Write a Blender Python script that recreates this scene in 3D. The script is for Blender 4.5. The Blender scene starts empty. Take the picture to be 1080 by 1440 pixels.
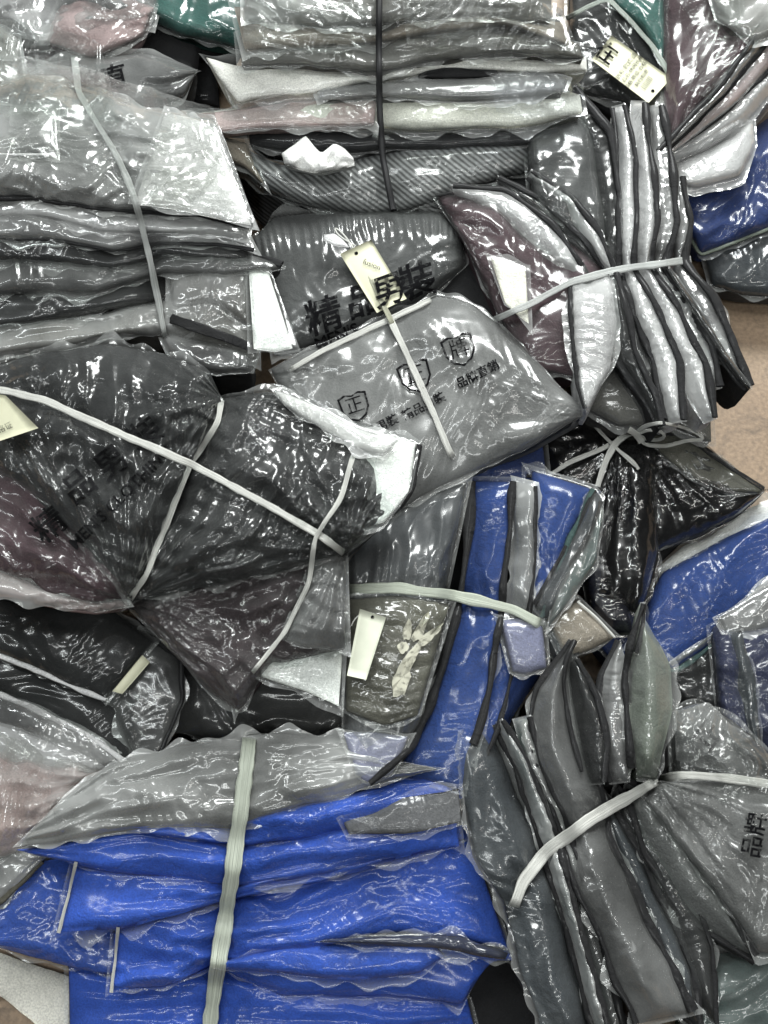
import bpy, math, random
import numpy as np
from mathutils import Vector, Matrix
from mathutils.bvhtree import BVHTree

random.seed(7)
SC = bpy.context.scene
COL = SC.collection

# ------------------------------------------------------------ camera
TILT = math.radians(22.0)
DIST = 1.60
FPX = 1600.0
CDIR = Vector((0, math.sin(TILT), -math.cos(TILT)))
CLOC = Vector((0, 0, 0.18)) - CDIR * DIST
cd = bpy.data.cameras.new('camera')
cam = bpy.data.objects.new('camera', cd)
COL.objects.link(cam)
cam.location = CLOC
cam.rotation_euler = (TILT, 0, 0)
cd.sensor_fit = 'VERTICAL'
cd.angle = 2 * math.atan(720.0 / FPX)
cd.clip_start = 0.05
cd.clip_end = 100.0
SC.camera = cam

# ------------------------------------------------------------ light
w = bpy.data.worlds.new("World")
SC.world = w
w.use_nodes = True
wn = w.node_tree
wn.nodes['Background'].inputs['Color'].default_value = (0.92, 0.97, 1.0, 1)
wn.nodes['Background'].inputs['Strength'].default_value = 0.035


def area(name, loc, aim, sx, sy, power, color=(1, 1, 1)):
    l = bpy.data.lights.new(name, 'AREA')
    l.shape = 'RECTANGLE'
    l.size, l.size_y = sx, sy
    l.energy = power
    l.color = color
    o = bpy.data.objects.new(name, l)
    COL.objects.link(o)
    o.location = loc
    d = Vector(aim) - Vector(loc)
    o.rotation_euler = d.to_track_quat('-Z', 'Y').to_euler()
    return o


# unseen ceiling tubes of the market hall, plus an added key and fill
area('added_soft_key', (0.7, 3.0, 2.3), (0.0, 0.0, 0.1), 1.6, 0.9, 150, (0.97, 1.0, 0.98))  # added soft key that gives the folds directional shading
area('ceiling_or_fill_lamp', (-0.3, 0.9, 2.8), (0.0, 0.2, 0.1), 2.0, 0.07, 16, (0.97, 1.0, 0.98))
area('ceiling_or_fill_lamp', (-1.3, 0.5, 2.5), (0, 0, 0.1), 0.07, 2.2, 17, (0.95, 1.0, 1.0))
area('ceiling_or_fill_lamp', (1.5, 0.3, 2.5), (0, 0, 0.1), 0.07, 2.2, 10, (1.0, 0.99, 0.95))
area('ceiling_or_fill_lamp', (0.2, -1.2, 2.8), (0, 0, 0.1), 2.2, 0.3, 22, (0.97, 1.0, 0.98))  # fill lamp added on the near side to brighten the stack fronts
SC.view_settings.view_transform = 'Standard'
SC.view_settings.look = 'None'
SC.view_settings.exposure = 0.22
SC.cycles.transparent_max_bounces = 12
SC.cycles.max_bounces = 6
SC.cycles.caustics_reflective = False
SC.cycles.caustics_refractive = False

RX = np.array([[1, 0, 0], [0, math.cos(TILT), -math.sin(TILT)], [0, math.sin(TILT), math.cos(TILT)]])
CL = np.array(CLOC)


def P(px, py, h):
    """the point at height h on the sight line of photograph pixel (px, py)"""
    px = np.asarray(px, float); py = np.asarray(py, float)
    d = np.stack([(px - 540) / FPX, -(py - 720) / FPX, -np.ones_like(px)], -1) @ RX.T
    t = (h - CL[2]) / d[..., 2]
    return CL + d * t[..., None]


# ------------------------------------------------------------ noise
_G = {}


def perlin(x, y, seed=0):
    if seed not in _G:
        r = np.random.RandomState(seed + 11)
        a = r.rand(4096) * 2 * np.pi
        _G[seed] = (np.cos(a), np.sin(a), r.permutation(4096))
    gx, gy, pm = _G[seed]
    xi = np.floor(x).astype(int); yi = np.floor(y).astype(int)
    xf = x - xi; yf = y - yi
    u = xf * xf * xf * (xf * (xf * 6 - 15) + 10)
    v = yf * yf * yf * (yf * (yf * 6 - 15) + 10)

    def g(ix, iy, fx, fy):
        k = pm[(pm[ix & 4095] + iy) & 4095]
        return gx[k] * fx + gy[k] * fy
    a = g(xi, yi, xf, yf); b = g(xi + 1, yi, xf - 1, yf)
    c = g(xi, yi + 1, xf, yf - 1); d = g(xi + 1, yi + 1, xf - 1, yf - 1)
    return (a + (b - a) * u) + ((c + (d - c) * u) - (a + (b - a) * u)) * v


def ridge(x, y, seed=0):
    return 1 - np.minimum(1, np.abs(perlin(x, y, seed)) * 2.6)


def crinkle(x, y, s, seed, fine=1.0):
    """crumpled film: warped ridges at three sizes, 0..1"""
    wx = perlin(x / (s * 1.7), y / (s * 1.7), seed) * s * 1.3
    wy = perlin(x / (s * 1.7) + 50, y / (s * 1.7), seed + 1) * s * 1.3
    X, Y = x + wx, y + wy
    a = ridge(X / s, Y / s, seed + 2)
    b = ridge(X / (s * .45) + 7, Y / (s * .45), seed + 3)
    c = ridge(X / (s * .22), Y / (s * .22) + 3, seed + 4)
    m = np.clip(perlin(x / (s * 3), y / (s * 3), seed + 5) * 1.6 + .6, 0, 1)
    return (a * a * (.88 - .28 * fine) + b * b * (.10 + .18 * fine) + c * .12 * fine) * (.25 + .75 * m)


# ------------------------------------------------------------ materials
MATS = {}


def newmat(name):
    m = bpy.data.materials.new(name)
    m.use_nodes = True
    nt = m.node_tree
    nt.nodes.clear()
    out = nt.nodes.new('ShaderNodeOutputMaterial')
    return m, nt, out


def N(nt, t, **kw):
    n = nt.nodes.new(t)
    for k, v in kw.items():
        if k.startswith('i_'):
            key = k[2:].replace('_', ' ')
            n.inputs[key].default_value = v
        else:
            setattr(n, k, v)
    return n


FAB = {
    'grey': (.14, .14, .142), 'mid': (.052, .052, .053), 'dark': (.009, .009, .010), 'black': (.008, .008, .009),
    'blue': (.020, .080, .43), 'deepblue': (.006, .024, .11), 'midblue': (.007, .036, .165), 'navy': (.012, .016, .045), 'slate': (.030, .035, .042),
    'maroon': (.05, .024, .031), 'plum': (.024, .014, .017), 'neutral': (.12, .12, .12), 'cream': (.82, .80, .72), 'pink': (.55, .42, .41), 'white': (.82, .82, .80),
    'tan': (.24, .20, .16), 'teal': (.012, .07, .06), 'olive': (.085, .08, .062), 'palegreen': (.13, .15, .122),
    'rose': (.33, .24, .24), 'seagreen': (.035, .07, .066), 'purple': (.12, .11, .22), 'silver': (.72, .72, .72),
    'warmgrey': (.115, .11, .098), 'lilac': (.20, .21, .34),
}


def fabric(key, weave=False, coat=0.0):
    mk = ('fab', key, weave, coat)
    if mk in MATS:
        return MATS[mk]
    c = FAB[key]
    m, nt, out = newmat('cloth_' + key)
    tc = N(nt, 'ShaderNodeTexCoord')
    bs = N(nt, 'ShaderNodeBsdfPrincipled', i_Roughness=.88)
    n1 = N(nt, 'ShaderNodeTexNoise', i_Scale=9.0, i_Detail=6.0)
    n2 = N(nt, 'ShaderNodeTexNoise', i_Scale=420.0, i_Detail=2.0)
    n3 = N(nt, 'ShaderNodeTexNoise', i_Scale=38.0, i_Detail=5.0, i_Distortion=1.0)
    for n in (n1, n2, n3):
        nt.links.new(tc.outputs['Object'], n.inputs['Vector'])
    ramp = N(nt, 'ShaderNodeMapRange', i_From_Min=.3, i_From_Max=.7, i_To_Min=.72, i_To_Max=1.28)
    nt.links.new(n1.outputs['Fac'], ramp.inputs['Value'])
    r2 = N(nt, 'ShaderNodeMapRange', i_From_Min=.25, i_From_Max=.75, i_To_Min=.75, i_To_Max=1.25)
    nt.links.new(n2.outputs['Fac'], r2.inputs['Value'])
    mu = N(nt, 'ShaderNodeMath', operation='MULTIPLY')
    nt.links.new(ramp.outputs[0], mu.inputs[0]); nt.links.new(r2.outputs[0], mu.inputs[1])
    val = mu.outputs[0]
    if weave:
        wv = N(nt, 'ShaderNodeTexWave', i_Scale=52.0, i_Distortion=.6, i_Detail=1.0)
        wv.bands_direction = 'DIAGONAL'
        nt.links.new(tc.outputs['Object'], wv.inputs['Vector'])
        r3 = N(nt, 'ShaderNodeMapRange', i_From_Min=.2, i_From_Max=.8, i_To_Min=.45, i_To_Max=1.9)
        nt.links.new(wv.outputs['Fac'], r3.inputs['Value'])
        mu2 = N(nt, 'ShaderNodeMath', operation='MULTIPLY')
        nt.links.new(val, mu2.inputs[0]); nt.links.new(r3.outputs[0], mu2.inputs[1])
        val = mu2.outputs[0]
    vm = N(nt, 'ShaderNodeVectorMath', operation='SCALE')
    vm.inputs[0].default_value = c
    nt.links.new(val, vm.inputs['Scale'])
    nt.links.new(vm.outputs[0], bs.inputs['Base Color'])
    ad = N(nt, 'ShaderNodeMath', operation='MULTIPLY_ADD')
    ad.inputs[1].default_value = 6.0
    nt.links.new(n3.outputs['Fac'], ad.inputs[0]); nt.links.new(n2.outputs['Fac'], ad.inputs[2])
    bp = N(nt, 'ShaderNodeBump', i_Strength=.6, i_Distance=.0012)
    nt.links.new(ad.outputs[0], bp.inputs['Height'])
    nt.links.new(bp.outputs[0], bs.inputs['Normal'])
    if coat:
        bs.inputs['Coat Weight'].default_value = coat
        bs.inputs['Coat Roughness'].default_value = .15
    nt.links.new(bs.outputs[0], out.inputs['Surface'])
    MATS[mk] = m
    return m


# film: milk (white haze of the plastic), gloss, fine crease strength and size, tint
FILM = {
    'clear': (.040, .25, .20, 20, (.95, .97, .96)),
    'hazy': (.15, .26, .20, 18, (.93, .94, .93)),
    'milky': (.40, .30, .25, 18, (.92, .93, .91)),
    'silver': (.52, .55, .75, 40, (.92, .92, .92)),
    'foil': (.36, .45, .60, 32, (.92, .92, .92)),
    'thin': (.02, .15, .10, 12, (.97, .98, 1.0)),
    'black': (.01, .36, .60, 30, (.45, .45, .45)),
}


def film_mat(key):
    mk = ('film', key)
    if mk in MATS:
        return MATS[mk]
    milk, gloss, bmp, scale, tint = FILM[key]
    m, nt, out = newmat('plastic_film_' + key)
    tc = N(nt, 'ShaderNodeTexCoord')
    # creases: warped ridged noise + facets
    mf = N(nt, 'ShaderNodeTexNoise', i_Scale=float(scale), i_Detail=3.0, i_Distortion=1.2, i_Roughness=.55)
    mf.noise_type = 'RIDGED_MULTIFRACTAL'
    mf.normalize = True
    vo = N(nt, 'ShaderNodeTexVoronoi', i_Scale=scale * 1.6)
    vo.feature = 'F1'
    wp = N(nt, 'ShaderNodeTexNoise', i_Scale=scale * .5, i_Detail=3.0)
    vm = N(nt, 'ShaderNodeMixRGB', blend_type='ADD', i_Fac=.06)
    L = nt.links.new
    L(tc.outputs['Object'], mf.inputs['Vector']); L(tc.outputs['Object'], wp.inputs['Vector'])
    L(tc.outputs['Object'], vm.inputs['Color1']); L(wp.outputs['Color'], vm.inputs['Color2'])
    L(vm.outputs[0], vo.inputs['Vector'])
    pt = N(nt, 'ShaderNodeTexNoise', i_Scale=8.0, i_Detail=3.0)
    L(tc.outputs['Object'], pt.inputs['Vector'])
    pm = N(nt, 'ShaderNodeMapRange', i_From_Min=.44, i_From_Max=.60, i_To_Min=.04, i_To_Max=1.0)
    L(pt.outputs['Fac'], pm.inputs['Value'])
    b1 = N(nt, 'ShaderNodeBump', i_Distance=.0045)
    ms = N(nt, 'ShaderNodeMath', operation='MULTIPLY'); ms.inputs[1].default_value = min(1, .75 * bmp)
    L(pm.outputs[0], ms.inputs[0]); L(ms.outputs[0], b1.inputs['Strength'])
    L(mf.outputs['Fac'], b1.inputs['Height'])
    b2 = N(nt, 'ShaderNodeBump', i_Strength=.10 * bmp if key not in ('silver', 'foil') else .35, i_Distance=.006 * 26 / scale)
    L(vo.outputs['Distance'], b2.inputs['Height']); L(b1.outputs[0], b2.inputs['Normal'])
    nrm = b2.outputs[0]
    for rot, dist in ((.5, .0030), (-.9, .0026), (1.7, .0022)):
        mp = N(nt, 'ShaderNodeMapping')
        mp.inputs['Rotation'].default_value = (0, 0, rot)
        mp.inputs['Scale'].default_value = (5, 44, 20)
        L(tc.outputs['Object'], mp.inputs['Vector'])
        sn = N(nt, 'ShaderNodeTexNoise', i_Scale=1.0, i_Detail=2.0, i_Distortion=.7)
        sn.noise_type = 'RIDGED_MULTIFRACTAL'
        sn.normalize = True
        L(mp.outputs[0], sn.inputs['Vector'])
        pq = N(nt, 'ShaderNodeTexNoise', i_Scale=7.0, i_Detail=2.0)
        po = N(nt, 'ShaderNodeVectorMath', operation='ADD'); po.inputs[1].default_value = (rot * 5, 3, 1)
        L(tc.outputs['Object'], po.inputs[0]); L(po.outputs[0], pq.inputs['Vector'])
        pr = N(nt, 'ShaderNodeMapRange', i_From_Min=.55, i_From_Max=.70, i_To_Min=.0, i_To_Max=min(1, .35 + .6 * bmp))
        L(pq.outputs['Fac'], pr.inputs['Value'])
        b3 = N(nt, 'ShaderNodeBump', i_Distance=dist)
        L(pr.outputs[0], b3.inputs['Strength']); L(sn.outputs['Fac'], b3.inputs['Height'])
        L(nrm, b3.inputs['Normal'])
        nrm = b3.outputs[0]
    tr = N(nt, 'ShaderNodeBsdfTransparent', i_Color=(*tint, 1))
    gl = N(nt, 'ShaderNodeBsdfGlossy', i_Roughness=.15, i_Color=(1, 1, 1, 1))
    L(nrm, gl.inputs['Normal'])
    g2 = N(nt, 'ShaderNodeBsdfGlossy', i_Roughness=.33, i_Color=(1, 1, 1, 1))
    L(nrm, g2.inputs['Normal'])
    gm = N(nt, 'ShaderNodeMixShader', i_Fac=.25)
    L(gl.outputs[0], gm.inputs[1]); L(g2.outputs[0], gm.inputs[2])
    gl = gm
    di = N(nt, 'ShaderNodeBsdfDiffuse', i_Color=(.78, .79, .78, 1), i_Roughness=.5)
    L(nrm, di.inputs['Normal'])
    # haze is stronger along creases where the film is stretched and doubled
    cr = N(nt, 'ShaderNodeMapRange', i_From_Min=.45, i_From_Max=.95, i_To_Min=milk * .55, i_To_Max=min(.95, milk * 2.4 + .03))
    L(mf.outputs['Fac'], cr.inputs['Value'])
    mx1 = N(nt, 'ShaderNodeMixShader')
    hz = N(nt, 'ShaderNodeMapRange', i_From_Min=.35, i_From_Max=.65, i_To_Min=.35, i_To_Max=1.7)
    L(pt.outputs['Fac'], hz.inputs['Value'])
    cz = N(nt, 'ShaderNodeMath', operation='MULTIPLY')
    L(cr.outputs[0], cz.inputs[0]); L(hz.outputs[0], cz.inputs[1])
    cr = cz
    he = N(nt, 'ShaderNodeAttribute', attribute_name='hem')
    hm = N(nt, 'ShaderNodeMath', operation='MULTIPLY_ADD', use_clamp=True); hm.inputs[1].default_value = .13 if key != 'black' else .02
    L(he.outputs['Fac'], hm.inputs[0]); L(cr.outputs[0], hm.inputs[2])
    L(hm.outputs[0], mx1.inputs[0]); L(tr.outputs[0], mx1.inputs[1]); L(di.outputs[0], mx1.inputs[2])
    lw = N(nt, 'ShaderNodeLayerWeight', i_Blend=.5)
    L(nrm, lw.inputs['Normal'])
    fr = N(nt, 'ShaderNodeMath', operation='MULTIPLY_ADD'); fr.inputs[1].default_value = .75; fr.inputs[2].default_value = gloss * (.24 if key in ('silver', 'foil', 'black', 'milky') else .17)
    pw = N(nt, 'ShaderNodeMath', operation='POWER'); pw.inputs[1].default_value = 4.0
    L(lw.outputs['Facing'], pw.inputs[0]); L(pw.outputs[0], fr.inputs[0])
    mx2 = N(nt, 'ShaderNodeMixShader')
    L(fr.outputs[0], mx2.inputs[0]); L(mx1.outputs[0], mx2.inputs[1]); L(gl.outputs[0], mx2.inputs[2])
    L(mx2.outputs[0], out.inputs['Surface'])
    MATS[mk] = m
    return m


def strap_mat(key, c, rough=.35):
    mk = ('strap', key)
    if mk in MATS:
        return MATS[mk]
    m, nt, out = newmat('woven_strap_' + key)
    uv = N(nt, 'ShaderNodeTexCoord')
    mp = N(nt, 'ShaderNodeMapping')
    mp.inputs['Scale'].default_value = (3, 9, 1)
    n = N(nt, 'ShaderNodeTexNoise', i_Scale=1.0, i_Detail=3.0)
    L = nt.links.new
    L(uv.outputs['UV'], mp.inputs['Vector']); L(mp.outputs[0], n.inputs['Vector'])
    bs = N(nt, 'ShaderNodeBsdfPrincipled', i_Roughness=rough)
    mr = N(nt, 'ShaderNodeMapRange', i_From_Min=.3, i_From_Max=.7, i_To_Min=.45, i_To_Max=1.15)
    L(n.outputs['Fac'], mr.inputs['Value'])
    vm = N(nt, 'ShaderNodeVectorMath', operation='SCALE')
    vm.inputs[0].default_value = c
    L(mr.outputs[0], vm.inputs['Scale']); L(vm.outputs[0], bs.inputs['Base Color'])
    bp = N(nt, 'ShaderNodeBump', i_Strength=.9, i_Distance=.002)
    L(n.outputs['Fac'], bp.inputs['Height']); L(bp.outputs[0], bs.inputs['Normal'])
    L(bs.outputs[0], out.inputs['Surface'])
    MATS[mk] = m
    return m


def plain(name, c, rough=.6, nscale=60, var=.25, bump=.0006, coat=0.):
    mk = ('plain', name)
    if mk in MATS:
        return MATS[mk]
    m, nt, out = newmat(name)
    tc = N(nt, 'ShaderNodeTexCoord')
    n = N(nt, 'ShaderNodeTexNoise', i_Scale=float(nscale), i_Detail=5.0)
    L = nt.links.new
    L(tc.outputs['Object'], n.inputs['Vector'])
    mr = N(nt, 'ShaderNodeMapRange', i_From_Min=.3, i_From_Max=.7, i_To_Min=1 - var, i_To_Max=1 + var * .6)
    L(n.outputs['Fac'], mr.inputs['Value'])
    vm = N(nt, 'ShaderNodeVectorMath', operation='SCALE')
    vm.inputs[0].default_value = c
    bs = N(nt, 'ShaderNodeBsdfPrincipled', i_Roughness=rough)
    bs.inputs['Coat Weight'].default_value = coat
    if rough > .9:
        bs.inputs['Specular IOR Level'].default_value = .1
    L(mr.outputs[0], vm.inputs['Scale']); L(vm.outputs[0], bs.inputs['Base Color'])
    bp = N(nt, 'ShaderNodeBump', i_Strength=.5, i_Distance=bump)
    L(n.outputs['Fac'], bp.inputs['Height']); L(bp.outputs[0], bs.inputs['Normal'])
    L(bs.outputs[0], out.inputs['Surface'])
    MATS[mk] = m
    return m


def worn(m):
    nt = m.node_tree
    out = [n for n in nt.nodes if n.type == 'OUTPUT_MATERIAL'][0]
    bs = [n for n in nt.nodes if n.type == 'BSDF_PRINCIPLED'][0]
    tc = [n for n in nt.nodes if n.type == 'TEX_COORD'][0]
    n = N(nt, 'ShaderNodeTexNoise', i_Scale=120.0, i_Detail=4.0)
    mr = N(nt, 'ShaderNodeMapRange', i_From_Min=.36, i_From_Max=.48, i_To_Min=.45, i_To_Max=1.0)
    tr = N(nt, 'ShaderNodeBsdfTransparent')
    mx = N(nt, 'ShaderNodeMixShader')
    nt.links.new(tc.outputs['Object'], n.inputs['Vector']); nt.links.new(n.outputs['Fac'], mr.inputs['Value'])
    nt.links.new(mr.outputs[0], mx.inputs[0]); nt.links.new(tr.outputs[0], mx.inputs[1]); nt.links.new(bs.outputs[0], mx.inputs[2])
    nt.links.new(mx.outputs[0], out.inputs['Surface'])
    return m


INK = plain('black_ink', (.006, .006, .007), .95)
worn(INK)
WHITE_STRAP = strap_mat('white', (.84, .84, .79))
GREEN_STRAP = strap_mat('greenish', (.66, .71, .60))
CORD = strap_mat('black', (.012, .012, .014), .6)
CARD = plain('cream_card', (.72, .71, .52), .55, 30, .1)
CARDW = plain('white_card', (.78, .80, .66), .5, 30, .1)


# ------------------------------------------------------------ objects
class Bundle:
    def __init__(s, name, label, cat, base, group=None):
        s.o = bpy.data.objects.new(name, None)
        COL.objects.link(s.o)
        b = P(base[0], base[1], np.array(0.0))
        s.loc = np.array([b[0], b[1], 0.0])
        s.o.location = s.loc
        s.o.empty_display_size = .05
        s.o['label'] = label
        s.o['category'] = cat
        if group:
            s.o['group'] = group
        s.tris = []      # (verts, faces) for draping


def mesh_obj(name, verts, faces, mat, parent_o, loc, smooth=True, uvs=None, label=None, face_up=False):
    me = bpy.data.meshes.new(name)
    verts = np.asarray(verts, float) - loc
    nv = len(verts)
    if face_up:
        p_ = verts[faces[:, :3]]
        nz = np.cross(p_[:, 1] - p_[:, 0], p_[:, 2] - p_[:, 0])[:, 2]
        if nz.sum() < 0:
            faces = faces[:, ::-1].copy()
    if isinstance(faces, np.ndarray):
        nf, k = faces.shape
        me.vertices.add(nv)
        me.vertices.foreach_set('co', verts.astype(np.float32).ravel())
        me.loops.add(nf * k)
        me.loops.foreach_set('vertex_index', faces.astype(np.int32).ravel())
        me.polygons.add(nf)
        me.polygons.foreach_set('loop_start', np.arange(0, nf * k, k, dtype=np.int32))
        me.update(calc_edges=True)
    else:
        me.from_pydata(verts.tolist(), [], faces)
    if smooth:
        me.polygons.foreach_set('use_smooth', np.ones(len(me.polygons), bool))
    if uvs is not None:
        ul = me.uv_layers.new(name='UVMap')
        idx = np.zeros(len(me.loops), np.int32)
        me.loops.foreach_get('vertex_index', idx)
        ul.data.foreach_set('uv', np.asarray(uvs, np.float32)[idx].ravel())
    me.materials.append(mat)
    o = bpy.data.objects.new(name, me)
    COL.objects.link(o)
    if parent_o is not None:
        o.parent = parent_o
    if label:
        o['label'] = label
    return o


def quads(nu, nv, off=0, flip=False):
    i = np.arange(nu - 1)[:, None] * nv + np.arange(nv - 1)[None, :]
    i = i.ravel() + off
    q = np.stack([i, i + nv, i + nv + 1, i + 1], 1)
    return q[:, ::-1].copy() if flip else q


def resample(pts, n, sm=9.0):
    """polyline -> n points, corners rounded by about sm pixels"""
    p = np.array([(q[0], q[1], q[2] if len(q) > 2 else 0.0) for q in pts], float)
    s = np.r_[0, np.cumsum(np.hypot(*np.diff(p[:, :2], axis=0).T))]
    Ln = s[-1]
    m = max(32, int(Ln / 2))
    t = np.linspace(0, Ln, m)
    f = np.stack([np.interp(t, s, p[:, k]) for k in range(3)], 1)
    r = max(1, int(sm / (Ln / m)))
    for _ in range(2):
        g = f.copy()
        c = np.cumsum(np.vstack([np.zeros((1, 3)), f]), 0)
        for j in range(1, m - 1):
            rr = min(r, j, m - 1 - j)
            g[j] = (c[j + rr + 1] - c[j - rr]) / (2 * rr + 1)
        f = g
    tt = np.linspace(0, m - 1, n)
    return np.stack([np.interp(tt, np.arange(m), f[:, k]) for k in range(3)], 1), Ln


SEED = [100]


def bag(B, A, Bt, h, hB=None, bulge=.02, thick=.04, col='grey', film='clear', margin=7, pu=6, pv=4,
        fold=None, crk=.0055, cs=46, und=.005, pins=(), lines=(), step=2.8, weave=False, trims=(), sm=6, coat=0,
        name='garment_bag', ribs=None, label=None, droop=.0, jag=1.8, tent=None, up=0.003, edge=.5):
    SEED[0] += 7
    sd = SEED[0] % 900
    if hB is None:
        hB = h
    a0, La = resample(A, 400, sm)
    b0, Lb = resample(Bt, 400, sm)
    for q_, (r_, l_) in enumerate(((a0, La), (b0, Lb))):
        s_ = np.linspace(0, l_, 400)
        for k_ in (0, 1):
            r_[:, k_] += jag * (perlin(s_ / 85, s_ * 0 + 3.3 + q_ * 5 + k_ * 9, sd) * 1.5 * (1 + min(l_, 500) / 400) + perlin(s_ / 19, s_ * 0 + 7.3 + q_ * 5 + k_ * 9, sd + 1) * .55)
    Lu = max(20, (La + Lb) / 2)
    Lv = max(8, float(np.mean(np.hypot(a0[:, 0] - b0[:, 0], a0[:, 1] - b0[:, 1]))))

    def rails(u):
        k = np.clip(u, 0, 1) * 399
        ra = np.stack([np.interp(k, np.arange(400), a0[:, j]) for j in range(3)], -1)
        rb = np.stack([np.interp(k, np.arange(400), b0[:, j]) for j in range(3)], -1)
        for r, s0 in ((ra, a0), (rb, b0)):
            lo = u < 0; hi = u > 1
            if lo.any():
                r[lo, :2] += (s0[12, :2] - s0[0, :2]) / 12 * 399 * u[lo, None]
            if hi.any():
                r[hi, :2] += (s0[-1, :2] - s0[-13, :2]) / 12 * 399 * (u[hi, None] - 1)
        return ra, rb

    def field(u, v, x, y, dh):
        uc = np.clip(u, 0, 1); vc = np.clip(v, 0, 1)
        E = np.clip(1 - np.abs(2 * vc - 1) ** pv, 0, 1) ** .75 * np.clip(1 - np.abs(2 * uc - 1) ** pu, 0, 1) ** .6
        if tent is not None:
            E = np.where(vc < tent, vc / tent, (1 - vc) / (1 - tent)) ** .8 * np.clip(1 - np.abs(2 * uc - 1) ** pu, 0, 1) ** .6
        H = h + (hB - h) * vc + dh + bulge * E
        H = H + und * perlin(x / 95, y / 95, sd) * 2 * (.3 + .7 * E)
        if fold:
            am, nu_, nv_ = fold
            wv = perlin(uc * Lu / 160, vc * Lv / 160 + 9, sd + 1) * 1.2
            f = perlin(uc * nu_ + 3, vc * nv_ + wv + 5, sd + 2)
            g = ridge(uc * nu_ * .7, vc * nv_ * 1.3 + wv, sd + 3)
            H = H + am * (f * 1.2 + g * .5 - .2) * (.15 + .85 * E)
        if ribs:
            H = H + ribs[0] * np.sin(uc * ribs[1] * 2 * np.pi + perlin(x / 30, y / 30, sd) * 2) * np.clip(1 - np.abs(vc - ribs[2]) / ribs[3], 0, 1)
        for (cx, cy, L_, am, k, dp) in pins:
            r = np.hypot(x - cx, y - cy); th = np.arctan2(y - cy, x - cx)
            f = ridge(th * k / 2 + perlin(x / 60, y / 60, sd + 6) * .6, r / 260 + 2, sd + 4)
            H = H + am * f * np.exp(-r / L_) * (1 - np.exp(-r / 14)) - dp * np.exp(-(r / 30) ** 2)
        for (pl, L_, am, wl, dp) in lines:
            q, Ln = resample(pl, 60, 5)
            dmin = np.full(x.shape, 1e9); sarc = np.zeros(x.shape)
            for j in range(59):
                ax, ay = q[j, :2]; ex, ey = q[j + 1, :2]
                vx, vy = ex - ax, ey - ay
                t = np.clip(((x - ax) * vx + (y - ay) * vy) / (vx * vx + vy * vy + 1e-9), 0, 1)
                d = np.hypot(x - ax - t * vx, y - ay - t * vy)
                mk = d < dmin
                dmin = np.where(mk, d, dmin); sarc = np.where(mk, (j + t) / 59 * Ln, sarc)
            f = ridge(sarc / wl + perlin(x / 50, y / 50, sd + 6) * .5, dmin / 220, sd + 5)
            H = H + am * (f - .3) * np.exp(-dmin / L_) - dp * np.exp(-(dmin / 22) ** 2)
        return H, E

    # cloth inside
    st = max(step * 1.7, 4)
    nu = int(np.clip(Lu / st, 10, 190)); nv = int(np.clip(Lv / st, 8, 150))
    su = np.linspace(0, 1, nu); sv = np.linspace(0, 1, nv)
    uu = .5 * su + .5 * (.5 - .5 * np.cos(np.pi * su)) if pu < 8 else su
    vv = .35 * sv + .65 * (.5 - .5 * np.cos(np.pi * sv))
    ra, rb = rails(uu)
    U, V = np.meshgrid(uu, vv, indexing='ij')
    X = ra[:, None, 0] * (1 - V) + rb[:, None, 0] * V
    Y = ra[:, None, 1] * (1 - V) + rb[:, None, 1] * V
    DH = ra[:, None, 2] * (1 - V) + rb[:, None, 2] * V
    H, E = field(U, V, X, Y, DH)
    # soft small folds in the cloth
    H = H - .002 + .0015 * perlin(U * Lu / 26, V * Lv / 18, sd + 8) * E
    top = P(X, Y, H).reshape(-1, 3)
    E8 = (1 - np.abs(2 * V - 1) ** 10) ** .5 * (1 - np.abs(2 * U - 1) ** 14) ** .5
    Hb = h + (hB - h) * V + DH - thick * E8 - .001
    T = P(X, Y, h + (hB - h) * V + DH)
    bt = T.copy(); bt[..., 2] = np.maximum(Hb, .002)
    verts = np.vstack([top, bt.reshape(-1, 3)])
    faces = np.vstack([quads(nu, nv, 0, True), quads(nu, nv, nu * nv)])
    # side skirts close the cushion
    ring = np.r_[np.arange(nv), np.arange(1, nu) * nv + nv - 1, (nu - 1) * nv + np.arange(nv - 2, -1, -1), np.arange(nu - 2, 0, -1) * nv]
    rn = np.roll(ring, -1)
    sk = np.stack([ring, rn, rn + nu * nv, ring + nu * nv], 1)
    faces = np.vstack([faces, sk])
    g = mesh_obj(name, verts, faces, fabric(col, weave, coat), B.o, B.loc, label=label)
    B.tris.append((top, quads(nu, nv)))
    # plastic film over it
    fo = None
    if film:
        nu = int(np.clip(Lu / step, 12, 300)); nv = int(np.clip(Lv / step, 10, 240))
        mu = margin / Lu; mv = margin / Lv
        uu = np.linspace(-mu, 1 + mu, nu); vv = np.linspace(-mv, 1 + mv, nv)
        vv = np.where((vv > 0) & (vv < 1), .5 * vv + .5 * (.5 - .5 * np.cos(np.pi * np.clip(vv, 0, 1))), vv)
        U, V = np.meshgrid(uu, vv, indexing='ij')
        # ragged hem
        jit = perlin(U * Lu / 40, V * Lv / 40, sd + 9)
        V2 = np.where(V < 0, V * (1 + jit * 2.6), np.where(V > 1, 1 + (V - 1) * (1 + jit * 2.6), V))
        ra, rb = rails(uu)
        X = ra[:, None, 0] * (1 - V2) + rb[:, None, 0] * V2
        Y = ra[:, None, 1] * (1 - V2) + rb[:, None, 1] * V2
        DH = ra[:, None, 2] * (1 - V2) + rb[:, None, 2] * V2
        H, E = field(U, V2, X, Y, DH)
        fn_ = 1.0 if film in ('silver', 'foil') else .15
        c = crinkle(U * Lu / 1.7, V2 * Lv, cs * (1. if fn_ == 1 else 1.35), sd + 12, fn_)
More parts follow.
